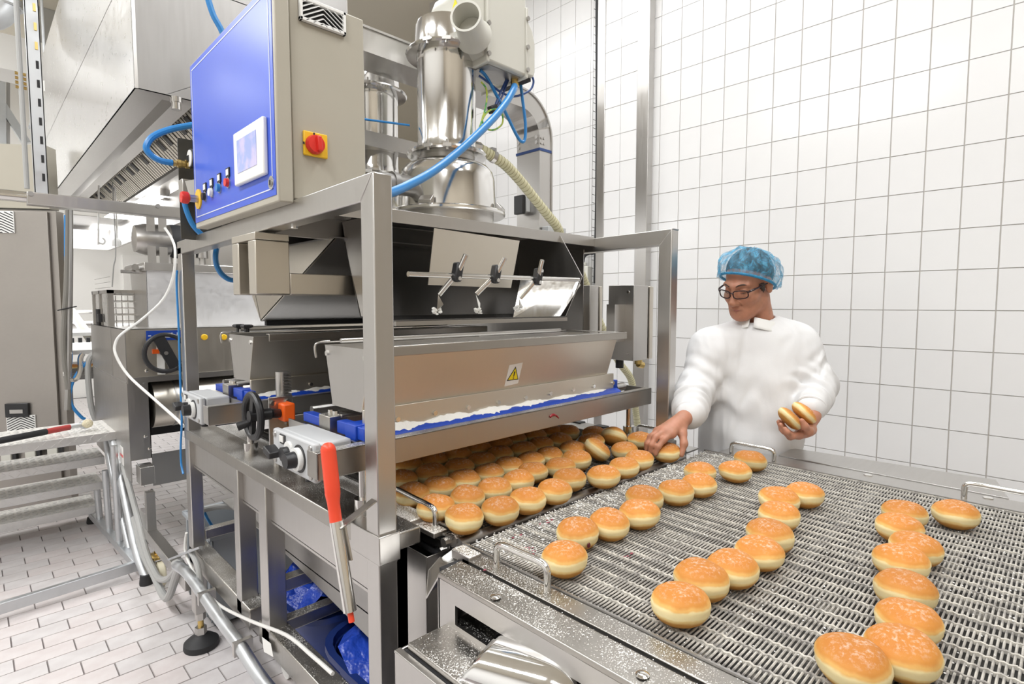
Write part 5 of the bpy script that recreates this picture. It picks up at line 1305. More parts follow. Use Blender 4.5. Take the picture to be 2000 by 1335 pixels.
for z in (.12, .02): MB().lathe([(.088,0),(.09,.006),(.088,.012)], e0+V((.015,0,z)), n=20).build('duct_seam', M['galv'], o)
# steelwork seen behind the strut
q = at(20, 210, 'Y', 8.5)
o = thing('steel_bracing', 'diagonal steel bracing far behind the slotted strut', 'bracing', q)
MB().beam(at(-4,150,'Y',8.5), at(-2,290,'Y',8.5), .12, .12, up=(0,1,0)).build('upright', M['galv'], o)
MB().beam(at(4,205,'Y',8.5), at(52,280,'Y',8.5), .08, .08, up=(0,1,0)).build('diagonal', M['galv'], o)
MB().beam(at(16,150,'Y',8.5), at(16,285,'Y',8.5), .03, .03, up=(0,1,0)).build('thin_upright', M['steeldk'], o)

# ------------------------------------------------------------------ standing hoses between cabinet and machine
for lab, pts, r, m in (
    ('grey corrugated hose standing just right of the steel cabinet', [(133,405),(132,480),(130,560),(126,620),(124,680),(133,760),(134,800)], .017, 'hosedg'),
    ('dark grey hose standing right of the grey corrugated one', [(137,405),(137,500),(136,600),(135,690),(133,760),(131,800)], .017, 'steeldk'),
    ('blue hose running down between the two standing hoses', [(128,420),(129,560),(133,620),(138,680),(139,700),(135,730)], .009, 'hoseblue'),
    ('blue hose arching down from the machine side to the step stool', [(174,702),(150,730),(138,760),(140,790),(158,813),(166,818)], .010, 'hoseblue'),
    ('grey hose bending down the left side of the feeding machine', [(182,690),(172,710),(174,760),(180,800),(192,830)], .018, 'hosegray'),
    ('polished pipe elbow at the foot of the standing hoses', [(128,715),(130,735),(140,742),(150,738),(157,720),(157,700),(162,690)], .016, 'bright')):
    hose('standing_hose', lab, 'hose', [at(*p,'Y',4.62) for p in pts], r, M[m])
o = MB().tube([at(*p,'Y',4.6) for p in ((112,606),(130,602),(150,598))], .004, 6, 1).build('cable_tie', M['blackp']); set_tags(o, 'black cable tie binding the two standing hoses', 'cable tie')
hose('cable', 'thin white cable curving down across the feeding machine to the rear left post', 'cable', [at(*p,'Y',y) for p, y in (((322,445),3.55),((335,465),3.5),((342,490),3.42),((338,540),3.4),((318,585),3.4),((275,625),3.4),((240,650),3.38),((226,668),3.38),((226,692),3.36),((250,732),3.3),((300,778),3.1),((345,818),2.75),((358,832),2.6))], .0065, M['cablew'])
# ------------------------------------------------------------------ step stool and broom
ss = thing('step_stool', 'aluminium chequer plate step stool with four treads at the left', 'step stool', (.0, 3.8, 0))
treads = [(.15,4.22,4.50,.515),(.31,4.155,4.42,.540),(.478,4.10,4.385,.548),(.668,3.85,4.29,.578)]
for k, (z, ya, yb, xr) in enumerate(treads):
    xl = -.95
    tr = MB().box(xl,xr,ya,yb,z-.004,z).box(xl,xr,ya-.002,ya+.002,z-.048,z).box(xl,xr,yb-.002,yb+.002,z-.048,z).build('tread', M['alu'], ss, bevel=.002)
    rb = MB(); nx = int((xr-xl)/.034); ny = int((yb-ya)/.034)
    for i in range(nx):
        for j in range(ny):
            s = 1 if (i+j) % 2 else -1
            c = V((xl+.02+i*.034, ya+.02+j*.034, z+.0008)); d = V((.010, .010*s*.7, 0)); e = V((-.0025*s*.7, .0025, 0))
            rb.obox(c, d, e, (0,0,.0012))
        for j in range(2):
            s = 1 if (i+j) % 2 else -1
            rb.obox(V((xl+.02+i*.034, ya-.003, z-.014-j*.022)), (.010,0,.009*s), (-.002*s,0,.0025), (0,.0015,0))
    rb.build('raised_bars', M['alu'], tr, kind='stuff', smooth=False)
fz = .058
F0, F1 = at(270,1103,'Z',fz), at(180,1003,'Z',fz); FB = at(0,1187,'Z',fz)
tubes = [(at(195,1016,'Z',fz), .262), (at(214,1038,'Z',fz), .43), (at(234,1062,'Z',fz), .62)]
for p, z in tubes:
    q = V((p.x-.006, p.y+.0, z)); MB().cyl(p, q, .0175, 14).build('upright', M['galv'], ss)
MB().beam(F0, F1, .04, .04).build('base_rail', M['galv'], ss, bevel=.004)
MB().beam(F0, FB+(FB-F0)*.9, .03, .05).build('front_rail', M['galv'], ss, bevel=.003)
fo_ = at(286,1128,'Z',.03)
MB().tube([fo_, F0+V((-.003,0,.08)), V((.565,3.62,.36)), V((.562,3.84,.58)), V((.556,3.93,.635)), V((.545,4.06,.645))], .0225, 14, 4).build('slanted_leg', M['galv'], ss)
MB().tube([V((.548,4.02,.64)), V((.55,3.97,.50)), V((.556,3.86,.36)), V((.565,3.55,.06))], .016, 12, 3).build('brace', M['galv'], ss)
MB().lathe([(.031,0),(.032,.01),(.027,.05)], (fo_.x,fo_.y,0), n=16).build('foot_cap', M['rubber'], ss)
MB().lathe([(.031,0),(.032,.01),(.027,.04)], (F1.x,F1.y,0), n=16).build('foot_cap', M['rubber'], ss)
MB().box(-.9,-.86,3.30,4.45,.03,.07).box(-.9,-.86,4.40,4.44,0,.66).box(-.9,-.86,3.9,3.94,.06,.66).build('far_side', M['galv'], ss)
zt = .690
h0, h1 = at(-30,866,'Z',zt+.02), at(165,828,'Z',zt+.02)
br = thing('long_handled_brush', 'long black and red handle with a round cream brush head on the top step', 'brush', h1)
p = lambda t: h0.lerp(h1, t)
MB().cyl(p(-1.2), p(.58), .017, 14).build('handle', M['rubber'], br)
MB().cyl(p(.58), p(.83), .016, 14).build('handle_grip', mat('worn_red', (.45,.05,.045), .5, noise=(9,(.10,.09,.09),.45,.6)), br)
MB().cyl(p(.83), p(.985), .013, 14).lathe([(.02,0),(.026,.01),(.026,.03)], p(.96), (h1-h0).normalized(), 18).build('ferrule', M['galv'], br)
hb_ = MB().ball(h1+V((.012,-.015,.004)), .027, 18, (1,1,.92)).build('brush_head', mat('cream_bristle', (.76,.70,.52), .9, noise=(120,(.55,.48,.32),.4,.65), bump=(240,.8,.003)), br)

# white plug housings under the cabinet, seen between the treads
for k, (px, py) in enumerate(((15,885),(62,880),(105,876))):
    q = dep(px, py, 3.70)
    o = MB().obox(q, hr*.03, nb*.02, (0,0,.06)).obox(q+V((0,0,-.08)), hr*.012, nb*.012, (0,0,.03)).build('plug_housing', M['motorp'], cl, bevel=.004)
    MB().obox(q+hr*.045, hr*.010, nb*.012, (0,0,.045)).build('latch_lever', M['blackp'], o)
# ------------------------------------------------------------------ conduits, cables and bins on the floor
cp_ = thing('floor_conduit', 'grey plastic conduit running low along the left side of the frame', 'conduit', at(440,1200,'X',.56))
pts = [at(*q,'X',.555) for q in ((345,1104),(365,1118),(400,1165),(440,1222),(470,1262))]+[at(500,1310,'X',.56), at(530,1350,'X',.56)]
MB().tube(pts, .019, 14, 3).build('conduit_pipe', M['galv'], cp_)
for q in (pts[2], pts[4]): MB().box(q.x-.022,q.x+.035,q.y-.008,q.y+.008,q.z-.024,q.z+.020).build('pipe_clip', M['steel'], cp_)
for lab, ps, r, m in (
    ('grey hose hanging in a wide loop in front of the cream caster wheel', [(262,1010),(280,1080),(300,1120),(325,1168),(345,1120),(352,1098),(342,1100)], .016, 'hosegray'),
    ('second grey hose loop hanging lower beside the stool foot', [(240,905),(262,985),(285,1075),(300,1112),(312,1130),(330,1128),(350,1104)], .014, 'hosegray'),
    ('thinner grey cable running beside the floor conduit', [(372,1075),(386,1105),(394,1150),(408,1190),(435,1225),(470,1280)], .010, 'hosegray')):
    hose('hanging_hose', lab, 'hose', [at(*q,'X',.575) for q in ps], r, M[m])
hose('cable', 'white cable dropping along the rear left post and sweeping over the low beam', 'cable', [at(*q,'X',.575) for q in ((364,1040),(362,1075),(375,1110),(400,1150),(430,1182),(490,1212),(560,1240),(610,1280),(650,1315))], .0050, M['cablew'])
o = MB().beam(at(330,1092,'X',.57), at(392,1068,'X',.57), .012, .008).build('clamp_bolt', M['galv']); set_tags(o, 'thin metal clamp rod holding the hoses at the rear left post', 'clamp')
q = at(522,1278,'X',.59); 
o = MB().prism([at(512,1243,'X',.588), at(529,1256,'X',.586), at(534,1282,'X',.583), at(516,1272,'X',.585)], (-.0008,0,0)).build('paper_tag', M['paper']); set_tags(o, 'small curled paper tag hanging on the low left beam', 'tag')
# bins and crates under the frame
gc = thing('grey_crate', 'grey plastic crate under the rear of the machine frame', 'crate', (.95, 2.75, 0))
xa, xb, ya, yb, zz = .69, 1.25, 2.52, 2.92, .42
MB().box(xa,xa+.008,ya,yb,.02,zz).box(xb-.008,xb,ya,yb,.02,zz).box(xa,xb,ya,ya+.008,.02,zz).box(xa,xb,yb-.008,yb,.02,zz).box(xa,xb,ya,yb,.02,.03).build('crate_wall', M['crate'], gc, bevel=.003)
rm = MB().box(xa-.012,xb+.012,ya-.012,ya+.008,zz-.02,zz).box(xa-.012,xb+.012,yb-.008,yb+.012,zz-.02,zz).box(xa-.012,xa+.008,ya,yb,zz-.02,zz).box(xb-.008,xb+.012,ya,yb,zz-.02,zz); rm.build('crate_rim', M['crate'], gc, bevel=.002)
for k in range(6): MB().box(xa-.008,xa,ya+.02+k*.065,ya+.028+k*.065,.03,zz-.02).build('crate_rib', M['crate'], gc)
for k, (x, y, w_, lab) in enumerate(((.95,1.86,.22,'dark blue plastic tub with crumpled blue bag under the middle of the machine'),(.98,1.36,.26,'dark blue plastic tub with a blue bag under the front of the machine'))):
    t = thing('blue_tub', lab, 'tub', (x, y, 0))
    n = 28
    def ringp(r1, r2, z): return [(x+r1*math.copysign(abs(math.cos(a))**.5, math.cos(a)), y+r2*math.copysign(abs(math.sin(a))**.5, math.sin(a)), z) for a in [2*math.pi*i/n for i in range(n)]]
    m = MB(); rs = [ringp(w_*.8,w_*.75,.10), ringp(w_,w_*.9,.38), ringp(w_+.02,w_*.9+.02,.38), ringp(w_+.02,w_*.9+.02,.36), ringp(w_*.97,w_*.87,.36), ringp(w_*.77,w_*.72,.115)]
    for r_ in rs: m.v += r_
    for i in range(len(rs)-1):
        for j in range(n): l = (j+1) % n; m.f.append((i*n+j, i*n+l, (i+1)*n+l, (i+1)*n+j))
    m.f.append(tuple(range(n-1,-1,-1))); m.f.append(tuple((len(rs)-1)*n+j for j in range(n)))
    m.build('tub_wall', M['binblue'], t)
    b = MB(); N = 24
    for i in range(9):
        u = i/8
        for j in range(N):
            a = 2*math.pi*j/N; rr = w_*(1.02-.75*u) if u else w_*1.06; zz_ = .385-.0*u+.05*math.sin(5*a+3*u)*(1-u)+.07*math.sin(math.pi*u)-.04*u
            b.v.append((x+rr*math.cos(a)*(1+.05*math.sin(9*a)), y+rr*.9*math.sin(a), zz_+random.uniform(-.012,.012)))
    for i in range(8):
        for j in range(N): l = (j+1) % N; b.f.append((i*N+j, i*N+l, (i+1)*N+l, (i+1)*N+j))
    b.build('bag', M['bluebag'], t)
    # trolley under the tub with casters
    MB().box(x-w_*.8,x+w_*.8,y-.2,y+.2,.085,.10).build('trolley', M['galv'], t)
    for dx in (-.7,.7):
        for dy in (-.15,.15): MB().cyl((x+dx*w_-.014,y+dy,.035),(x+dx*w_+.014,y+dy,.035),.035,16).build('caster_wheel', M['white'], t)
q = at(640,1275,'Z',.05)
t = thing('swivel_caster', 'black swivel caster with a white wheel under the front of the frame', 'caster', (q.x,q.y,0))
MB().box(q.x-.03,q.x+.03,q.y-.04,q.y+.06,.055,.13).build('caster_fork', M['blackp'], t, bevel=.01)
MB().cyl((q.x-.018,q.y-.015,.038),(q.x+.018,q.y-.015,.038),.038,20).build('caster_wheel', M['white'], t)
MB().beam((q.x,q.y,.15),(q.x-.12,q.y+.4,.15),.03,.03).cyl((q.x,q.y,.13),(q.x,q.y,.15),.02,10).build('trolley_arm', M['galv'], t)
hose('drain_hose', 'thick black hose lying on the floor under the front of the frame', 'hose', [at(*q,'Z',.03) for q in ((575,1208),(620,1235),(665,1255),(715,1285),(760,1300))], .022, M['rubber'])
for lab, ps, r, m in (('thin blue tube hanging behind the rear left post down to the crate', [(392,985),(404,1010),(415,1028)], .006, 'hoseblue'),
                      ('grey hose crossing the floor behind the rear left post', [(380,1000),(420,990),(455,990),(490,1005)], .012, 'hosegray')):
    hose('floor_hose', lab, 'hose', [at(*q,'Y',2.5) for q in ps], r, M[m])
# ------------------------------------------------------------------ the worker
def up_off(v): return v
pr_root = thing('person', 'worker in white sweatshirt, blue hair net and glasses reaching for a doughnut', 'person', (2.12, .88, 0))
K = dep
cdir = (CAM-K(1461,553,2.08)).normalized()
a_ = math.radians(43); pt = math.radians(21)
f0 = cdir*math.cos(a_)-RGT*math.sin(a_); f0.z = 0; f0.normalize()
HF = (f0*math.cos(pt)-V((0,0,1))*math.sin(pt)).normalized()
HR0 = V((0,0,1)).cross(f0).normalized()                 # her left
rl = math.radians(-4)
HU0 = HF.cross(HR0).normalized()
if HU0.z < 0: HU0 = -HU0
HR = (HR0*math.cos(rl)+HU0*math.sin(rl)).normalized(); HU = HF.cross(HR).normalized()
if HU.z < 0: HU = -HU
HO = K(1461,553,2.08)
def hp(r, f, u): return HO+HR*r+HF*f+HU*u

class SDF:
    def __init__(s, lo, hi, h):
        s.h = h; s.lo = np.array(lo, np.float32); s.n = np.ceil((np.array(hi)-np.array(lo))/h).astype(int)+1
        s.d = np.full(tuple(s.n), 1.0, np.float32)
    def sub(s, lo, hi, m):
        a = np.maximum(np.floor((np.array(lo)-m-s.lo)/s.h).astype(int), 0); b = np.minimum(np.ceil((np.array(hi)+m-s.lo)/s.h).astype(int)+1, s.n)
        if (b <= a).any(): return None
        g = [s.lo[i]+s.h*np.arange(a[i], b[i], dtype=np.float32) for i in range(3)]
        X, Y, Z = np.meshgrid(*g, indexing='ij')
        return (slice(a[0],b[0]), slice(a[1],b[1]), slice(a[2],b[2])), X, Y, Z
    def mix(s, sl, v, k, op):
        d = s.d[sl]
        if op == 'sub':
            v = -v; h = np.clip(.5-.5*(d-v)/k, 0, 1) if k else None
            s.d[sl] = d*(1-h)+v*h+k*h*(1-h) if k else np.maximum(d, v); return
        h = np.clip(.5+.5*(v-d)/k, 0, 1); s.d[sl] = v*(1-h)+d*h-k*h*(1-h)
    def cap(s, p, q, r0, r1, k=.012, op='add'):
        p, q = np.array(p, np.float32), np.array(q, np.float32); R_ = max(r0, r1)
        t = s.sub(np.minimum(p, q)-R_, np.maximum(p, q)+R_, .045)
        if t is None: return
        sl, X, Y, Z = t; e = q-p; L2 = float((e*e).sum())+1e-9
        u = np.clip(((X-p[0])*e[0]+(Y-p[1])*e[1]+(Z-p[2])*e[2])/L2, 0, 1)
        v = np.sqrt((X-p[0]-u*e[0])**2+(Y-p[1]-u*e[1])**2+(Z-p[2]-u*e[2])**2)-(r0+(r1-r0)*u)
        s.mix(sl, v, k, op)
    def ell(s, c, axes, radii, k=.02, op='add'):
        c = np.array(c, np.float32); R_ = max(radii)
        t = s.sub(c-R_, c+R_, .045)
        if t is None: return
        sl, X, Y, Z = t; q = []
        for ax, r in zip(axes, radii):
            q.append(((X-c[0])*ax[0]+(Y-c[1])*ax[1]+(Z-c[2])*ax[2]))
        k0 = np.sqrt(sum((a/r)**2 for a, r in zip(q, radii))); k1 = np.sqrt(sum((a/(r*r))**2 for a, r in zip(q, radii)))+1e-9
        s.mix(sl, k0*(k0-1)/k1, k, op)
    def mesh(s):
        d = s.d; ins = d < 0; n = s.n
        c = [ins[i:n[0]-1+i, j:n[1]-1+j, k:n[2]-1+k] for i in (0,1) for j in (0,1) for k in (0,1)]
        sm = sum(x.astype(np.int8) for x in c); act = (sm > 0) & (sm < 8)
        idx = np.argwhere(act); vid = np.full(act.shape, -1, np.int32); vid[act] = np.arange(len(idx))
        P = np.zeros((len(idx), 3), np.float32); cnt = np.zeros(len(idx), np.float32)
        cr = [(i,j,k) for i in (0,1) for j in (0,1) for k in (0,1)]
        vals = {q: d[idx[:,0]+q[0], idx[:,1]+q[1], idx[:,2]+q[2]] for q in cr}
        for q in cr:
            for ax in range(3):
                if q[ax]: continue
                w_ = list(q); w_[ax] = 1; w_ = tuple(w_); a, b = vals[q], vals[w_]; m = (a < 0) != (b < 0)
                t = np.where(m, a/np.where(m, a-b, 1), 0); o = np.array(q, np.float32)[None]+0*P; o[:, ax] = t
                P += o*m[:, None]; cnt += m
        P = P/cnt[:, None]+idx
        V_ = P*s.h+s.lo; F_ = []
        for ax in range(3):
            o1, o2 = [(1,2),(2,0),(0,1)][ax]
            sa = [slice(1, n[i]-1) for i in range(3)]; sa[ax] = slice(0, n[ax]-1)
            sb = list(sa); sb[ax] = slice(1, n[ax])
            A, B = ins[tuple(sa)], ins[tuple(sb)]; e = np.argwhere(A != B)+np.array([1 if i != ax else 0 for i in range(3)])
            flip = A[A != B]
            def g(da, db):
                q = e.copy(); q[:, o1] -= da; q[:, o2] -= db; return vid[q[:,0], q[:,1], q[:,2]]
            quad = np.stack([g(1,1), g(0,1), g(0,0), g(1,0)], 1); quad[~flip] = quad[~flip][:, ::-1]
            F_.append(quad)
        return V_, np.concatenate(F_)
def sdf_obj(S, name, m, parent, smooth_it=2):
    v, f = S.mesh(); me = bpy.data.meshes.new(name); o0 = wloc(parent)
    v = v-np.array(o0, np.float32)
    me.vertices.add(len(v)); me.vertices.foreach_set('co', v.ravel())
    me.loops.add(f.size); me.loops.foreach_set('vertex_index', f.ravel().astype(np.int32))
    me.polygons.add(len(f)); me.polygons.foreach_set('loop_start', np.arange(0, f.size, 4, dtype=np.int32)); me.polygons.foreach_set('loop_total', np.full(len(f), 4, np.int32))
    me.update(); me.validate(); me.polygons.foreach_set('use_smooth', [True]*len(me.polygons)); me.materials.append(m)
    o = bpy.data.objects.new(name, me); C.objects.link(o); o.parent = parent
    if smooth_it:
        sm = o.modifiers.new('smooth', 'SMOOTH'); sm.factor = .5; sm.iterations = smooth_it
    return o
# skin: redder on nose, cheeks, lips and hands through an attribute-free procedural mix
M['skin'] = mat('skin', (.44, .205, .125), .5, noise=(38, (.52, .235, .15), .35, .65), bump=(220, .25, .0012))
sb = M['skin'].node_tree.nodes['Principled BSDF']; sb.inputs['Subsurface Weight'].default_value = .15; sb.inputs['Subsurface Radius'].default_value = (.012,.005,.003); sb.inputs['Subsurface Scale'].default_value = .6
ax3 = (HR, HF, HU)
B_ = SDF((1.50,.52,-.01), (2.42,1.34,1.70), .0036)
# --- head
B_.ell(hp(0,-.012,.035), ax3, (.073,.093,.086), .02)
B_.ell(hp(0,.030,-.035), ax3, (.060,.064,.078), .03)
B_.ell(hp(0,.045,-.080), ax3, (.044,.046,.034), .03)
B_.cap(hp(-.045,.0,-.065), hp(-.018,.070,-.100), .020, .016, .03)
B_.cap(hp(.045,.0,-.065), hp(.018,.070,-.100), .020, .016, .03)
B_.ell(hp(0,.080,-.101), ax3, (.019,.016,.015), .018)
for s in (-1, 1):
    B_.ell(hp(.040*s,.058,-.030), ax3, (.023,.024,.020), .022)           # cheek bone
    B_.cap(hp(.012*s,.091,.020), hp(.046*s,.072,.022), .0085, .008, .014)  # brow ridge
    B_.ell(hp(.030*s,.098,.003), ax3, (.018,.014,.011), .010, 'sub')      # eye socket
    B_.ell(hp(.030*s,.0755,.0015), ax3, (.0155,.0145,.0135), .004)         # lidded eye ball
    B_.cap(hp(.016*s,.090,-.050), hp(.030*s,.078,-.075), .002, .002, .006, 'sub')   # fold beside the mouth
    B_.ell(hp(.0125*s,.101,-.043), ax3, (.0085,.010,.008), .007)          # nostril wing
    B_.ell(hp(.006*s,.106,-.0505), ax3, (.0035,.005,.003), .003, 'sub')
    B_.ell(hp(.076*s,-.012,-.008), ax3, (.009,.020,.032), .008)           # ear
B_.cap(hp(0,.088,.012), hp(0,.112,-.036), .0085, .0115, .012)             # nose
B_.ell(hp(0,.113,-.040), ax3, (.0115,.010,.010), .008)
B_.cap(hp(-.018,.0845,-.071), hp(.018,.0845,-.071), .0065, .0065, .008)
B_.ell(hp(0,.092,-.0685), ax3, (.017,.0065,.006), .006)
B_.ell(hp(0,.0895,-.0815), ax3, (.016,.007,.0065), .006)
B_.cap(hp(-.022,.094,-.0752), hp(.022,.094,-.0752), .0016, .0016, .004, 'sub')
# --- neck, trunk
ZU = V((0,0,1))
tb = (cdir*math.cos(.35)-RGT*math.sin(.35)); tb.z = 0; tb.normalize(); tl = ZU.cross(tb).normalized()
axT = (tl, tb, ZU)
nb0 = K(1487,655,2.14)
B_.cap(hp(0,-.028,-.055), nb0, .050, .058, .03)
B_.cap(hp(.03,-.02,-.06), nb0+tl*.02+tb*.03, .020, .022, .03)
chest, belly, hip = K(1474,705,2.15), K(1465,800,2.15), K(1458,905,2.15)
B_.ell(chest-ZU*.02, axT, (.135,.085,.12), .04); B_.ell(belly, axT, (.135,.095,.16), .05); B_.ell(hip, axT, (.155,.105,.13), .05)
Sr, Er, Wr = K(1384,668,2.14), K(1354,768,2.07), K(1345,812,1.905)
Sl, El, Wl = K(1562,655,2.12), K(1598,750,2.05), K(1584,797,1.935)
Br, Bl = K(1390,692,2.14), K(1556,684,2.12)
B_.cap(nb0-ZU*.05, Br, .042, .040, .04); B_.cap(nb0-ZU*.05, Bl, .042, .040, .04)
for S_, E_, W_ in ((Br,Er,Wr),(Bl,El,Wl)):
    B_.cap(S_, E_, .048, .040, .03); B_.cap(E_, W_, .040, .027, .03)
# legs
for s in (-1, 1):
    h_ = hip+tl*.075*s-ZU*.05; kn = V((hip.x,hip.y,.46))+tl*.085*s+tb*.01; an = V((hip.x,hip.y,.08))+tl*.09*s-tb*.01
    B_.cap(h_, kn, .078, .052, .05); B_.cap(kn, an, .052, .035, .03); B_.cap(an-ZU*.03, an+tb*.14-ZU*.05, .032, .024, .02)
# --- right hand over the doughnut
def chain(pts, rs, k=.007):
    for i in range(len(pts)-1): B_.cap(pts[i], pts[i+1], rs[i], rs[i+1], k)
w1 = K(1339,814,1.885)
B_.cap(Wr, w1, .027, .0245, .02)
kn = [K(1312,846,1.822), K(1299,841,1.832), K(1290,840,1.848), K(1284,842,1.868)]
for p, r in zip(kn, (.0155,.015,.0145,.013)): B_.cap(w1.lerp(K(1330,820,1.87),.5), p, .019, r, .014)
B_.cap(kn[0], kn[3], .0125, .0115, .012)
chain([kn[0], K(1297,858,1.806), K(1286,872,1.800), K(1280,886,1.803)], (.0115,.0098,.0088,.0078))
chain([kn[1], K(1281,853,1.815), K(1273,868,1.808), K(1270,882,1.814)], (.0115,.0098,.0088,.0078))
chain([kn[2], K(1274,851,1.835), K(1266,866,1.830), K(1263,879,1.836)], (.011,.0094,.0084,.0075))
chain([kn[3], K(1270,852,1.862), K(1263,865,1.862), K(1261,875,1.868)], (.010,.0085,.0076,.0068))
chain([w1.lerp(kn[0],.25)+ZU*-.004, K(1333,846,1.835), K(1336,866,1.812), K(1331,888,1.803)], (.020,.0135,.0115,.0085), .010)
# --- left hand cupping two doughnuts
w2 = K(1586,812,1.918)
B_.cap(Wl, w2, .027, .0245, .02)
pm = K(1574,838,1.885)
B_.cap(w2, pm, .0255, .025, .015)
fb = [K(1562,848,1.862), K(1560,850,1.880), K(1558,850,1.898), K(1560,848,1.915)]
for p in fb: B_.cap(pm, p, .020, .0135, .012)
chain([fb[0], K(1548,851,1.838), K(1537,843,1.826), K(1533,837,1.828)], (.0115,.0100,.0088,.0080))
chain([fb[1], K(1543,853,1.862), K(1530,841,1.852), K(1525,829,1.850)], (.0115,.0100,.0088,.0080))
chain([fb[2], K(1542,852,1.890), K(1527,838,1.884), K(1521,823,1.882)], (.011,.0096,.0086,.0078))
chain([fb[3], K(1546,848,1.915), K(1532,835,1.912), K(1526,822,1.910)], (.010,.0088,.0078,.0070))
chain([K(1584,838,1.875), K(1580,842,1.842), K(1572,832,1.826), K(1566,821,1.823)], (.018,.0135,.0110,.0085), .010)
body = sdf_obj(B_, 'body', M['skin'], pr_root, 2)
del B_
# --- lips, lashes, brows
M['lip'] = mat('lip', (.40, .13, .11), .4); M['hair'] = mat('dark_hair', (.030, .022, .018), .6, noise=(60, (.07,.055,.045), .4, .7, (1,1,8)))
MB().tube([hp(-.020,.0835,-.0745), hp(-.010,.0945,-.0715), hp(0,.0968,-.0722), hp(.010,.0945,-.0715), hp(.020,.0835,-.0745)], [.0012,.0026,.003,.0026,.0012], 8, 4).tube([hp(-.019,.0835,-.0765), hp(-.009,.0932,-.0805), hp(0,.0952,-.0815), hp(.009,.0932,-.0805), hp(.019,.0835,-.0765)], [.0012,.0030,.0036,.003,.0012], 8, 4).build('lips', M['lip'], pr_root)
for s in (-1, 1):
    MB().tube([hp(.0175*s,.0845,-.0035), hp(.024*s,.0895,-.0062), hp(.031*s,.0905,-.0065), hp(.038*s,.0872,-.0050), hp(.0435*s,.082,-.002)], [.0006,.0013,.0014,.0013,.0008], 6, 4).build('eyelashes', M['hair'], pr_root)
    MB().tube([hp(.013*s,.0985,.021), hp(.024*s,.0965,.0265), hp(.036*s,.089,.0275), hp(.049*s,.076,.022)], [.0016,.0024,.0022,.001], 6, 4).build('eyebrow', M['hair'], pr_root)
# --- hair under the net
def dome(c, ra, n=40, m=22, lo=-.5, rip=0, seed=1, back=0, close=False):
    r_ = random.Random(seed); ph = [r_.uniform(0,6.28) for _ in range(8)]; b = MB()
    for i in range(m+1):
        th = (math.pi/2-lo)*i/m
        for k in range(n):
            a = 2*math.pi*k/n
            x, y, z = math.sin(th)*math.cos(a), math.sin(th)*math.sin(a), math.cos(th)
            e = 1+rip*(math.sin(7*a+ph[0]+2.5*th)*.35+math.sin(19*a+ph[1]+1.3*math.sin(3*th))*.35+math.sin(4*a+7*th+ph[2])*.35+math.sin(33*a+3*th+ph[3])*.28+math.sin(12*a-9*th+ph[4])*.25)*min(1, math.sin(th)*1.3)
            e *= 1+back*max(0, -y)**2*math.sin(th)
            b.v.append(tuple(c+HR*(ra[0]*x*e)+HF*(ra[1]*y*e)+HU*(ra[2]*z*e)))
    if close:
        for (s_, dz_) in ((.90,-.02),(.80,.04),(.70,.12)):
            th = math.pi/2-lo
            for k in range(n):
                a = 2*math.pi*k/n; x, y = math.sin(th)*math.cos(a)*s_, math.sin(th)*math.sin(a)*s_
                b.v.append(tuple(c+HR*(ra[0]*x)+HF*(ra[1]*y)+HU*(ra[2]*(math.cos(th)+dz_))))
        m += 3
    for i in range(m):
        for k in range(n): l = (k+1) % n; b.f.append((i*n+k, (i+1)*n+k, (i+1)*n+l, i*n+l))
    return b
HUs, HFs = HU.copy(), HF.copy()
tilt = .60
HU = (HUs*math.cos(tilt)-HFs*math.sin(tilt)).normalized(); HF = (HFs*math.cos(tilt)+HUs*math.sin(tilt)).normalized()
hc0 = HO+HUs*.040-HFs*.014
dome(hc0-HF*.006, (.0785,.100,.092), lo=-.12).build('hair', M['hair'], pr_root, weld=True)
# bouffant net
mn = bpy.data.materials.new('blue_hair_net'); mn.use_nodes = True; nt = mn.node_tree; b = nt.nodes['Principled BSDF']; L = nt.links.new
tc = nt.nodes.new('ShaderNodeTexCoord'); n1 = nt.nodes.new('ShaderNodeTexNoise'); n1.inputs['Scale'].default_value = 26; n1.inputs['Detail'].default_value = 7; n1.inputs['Roughness'].default_value = .7; n1.inputs['Distortion'].default_value = 1.2
L(tc.outputs['Object'], n1.inputs['Vector'])
r1 = nt.nodes.new('ShaderNodeMapRange'); r1.inputs[1].default_value = .38; r1.inputs[2].default_value = .68; r1.inputs[3].default_value = .16; r1.inputs[4].default_value = .72; L(n1.outputs['Fac'], r1.inputs[0]); L(r1.outputs[0], b.inputs['Alpha'])
mx = nt.nodes.new('ShaderNodeMix'); mx.data_type = 'RGBA'; mx.inputs[6].default_value = (.02,.22,.42,1); mx.inputs[7].default_value = (.16,.55,.80,1); L(n1.outputs['Fac'], mx.inputs[0]); L(mx.outputs[2], b.inputs['Base Color'])
b.inputs['Roughness'].default_value = .6
net = dome(hc0-HU*.004-HF*.002, (.104,.130,.094), n=180, m=54, lo=-.34, rip=.075, seed=4, back=.12, close=True).build('hair_net', mn, pr_root, weld=True)
bn_pts = []
for k in range(48):
    a = 2*math.pi*k/48; th = math.pi/2+.34; bk = 1+.11*max(0,-math.sin(a))
    bn_pts.append(hc0+HU*(-.002+.094*math.cos(th))-HF*.004+HR*(.096*math.sin(th)*math.cos(a))+HF*(.119*math.sin(th)*math.sin(a)*bk))
MB().tube(bn_pts, .0050, 8, 1, closed=True).build('elastic_band', mat('net_band', (.03,.30,.56), .6), net)
HU, HF = HUs, HFs
# short hair at the temple in front of the ear
MB().tube([hp(.072,.030,.012), hp(.074,.028,-.008), hp(.073,.026,-.022)], [.010,.007,.002], 8, 3).build('hair_strand', M['hair'], pr_root)
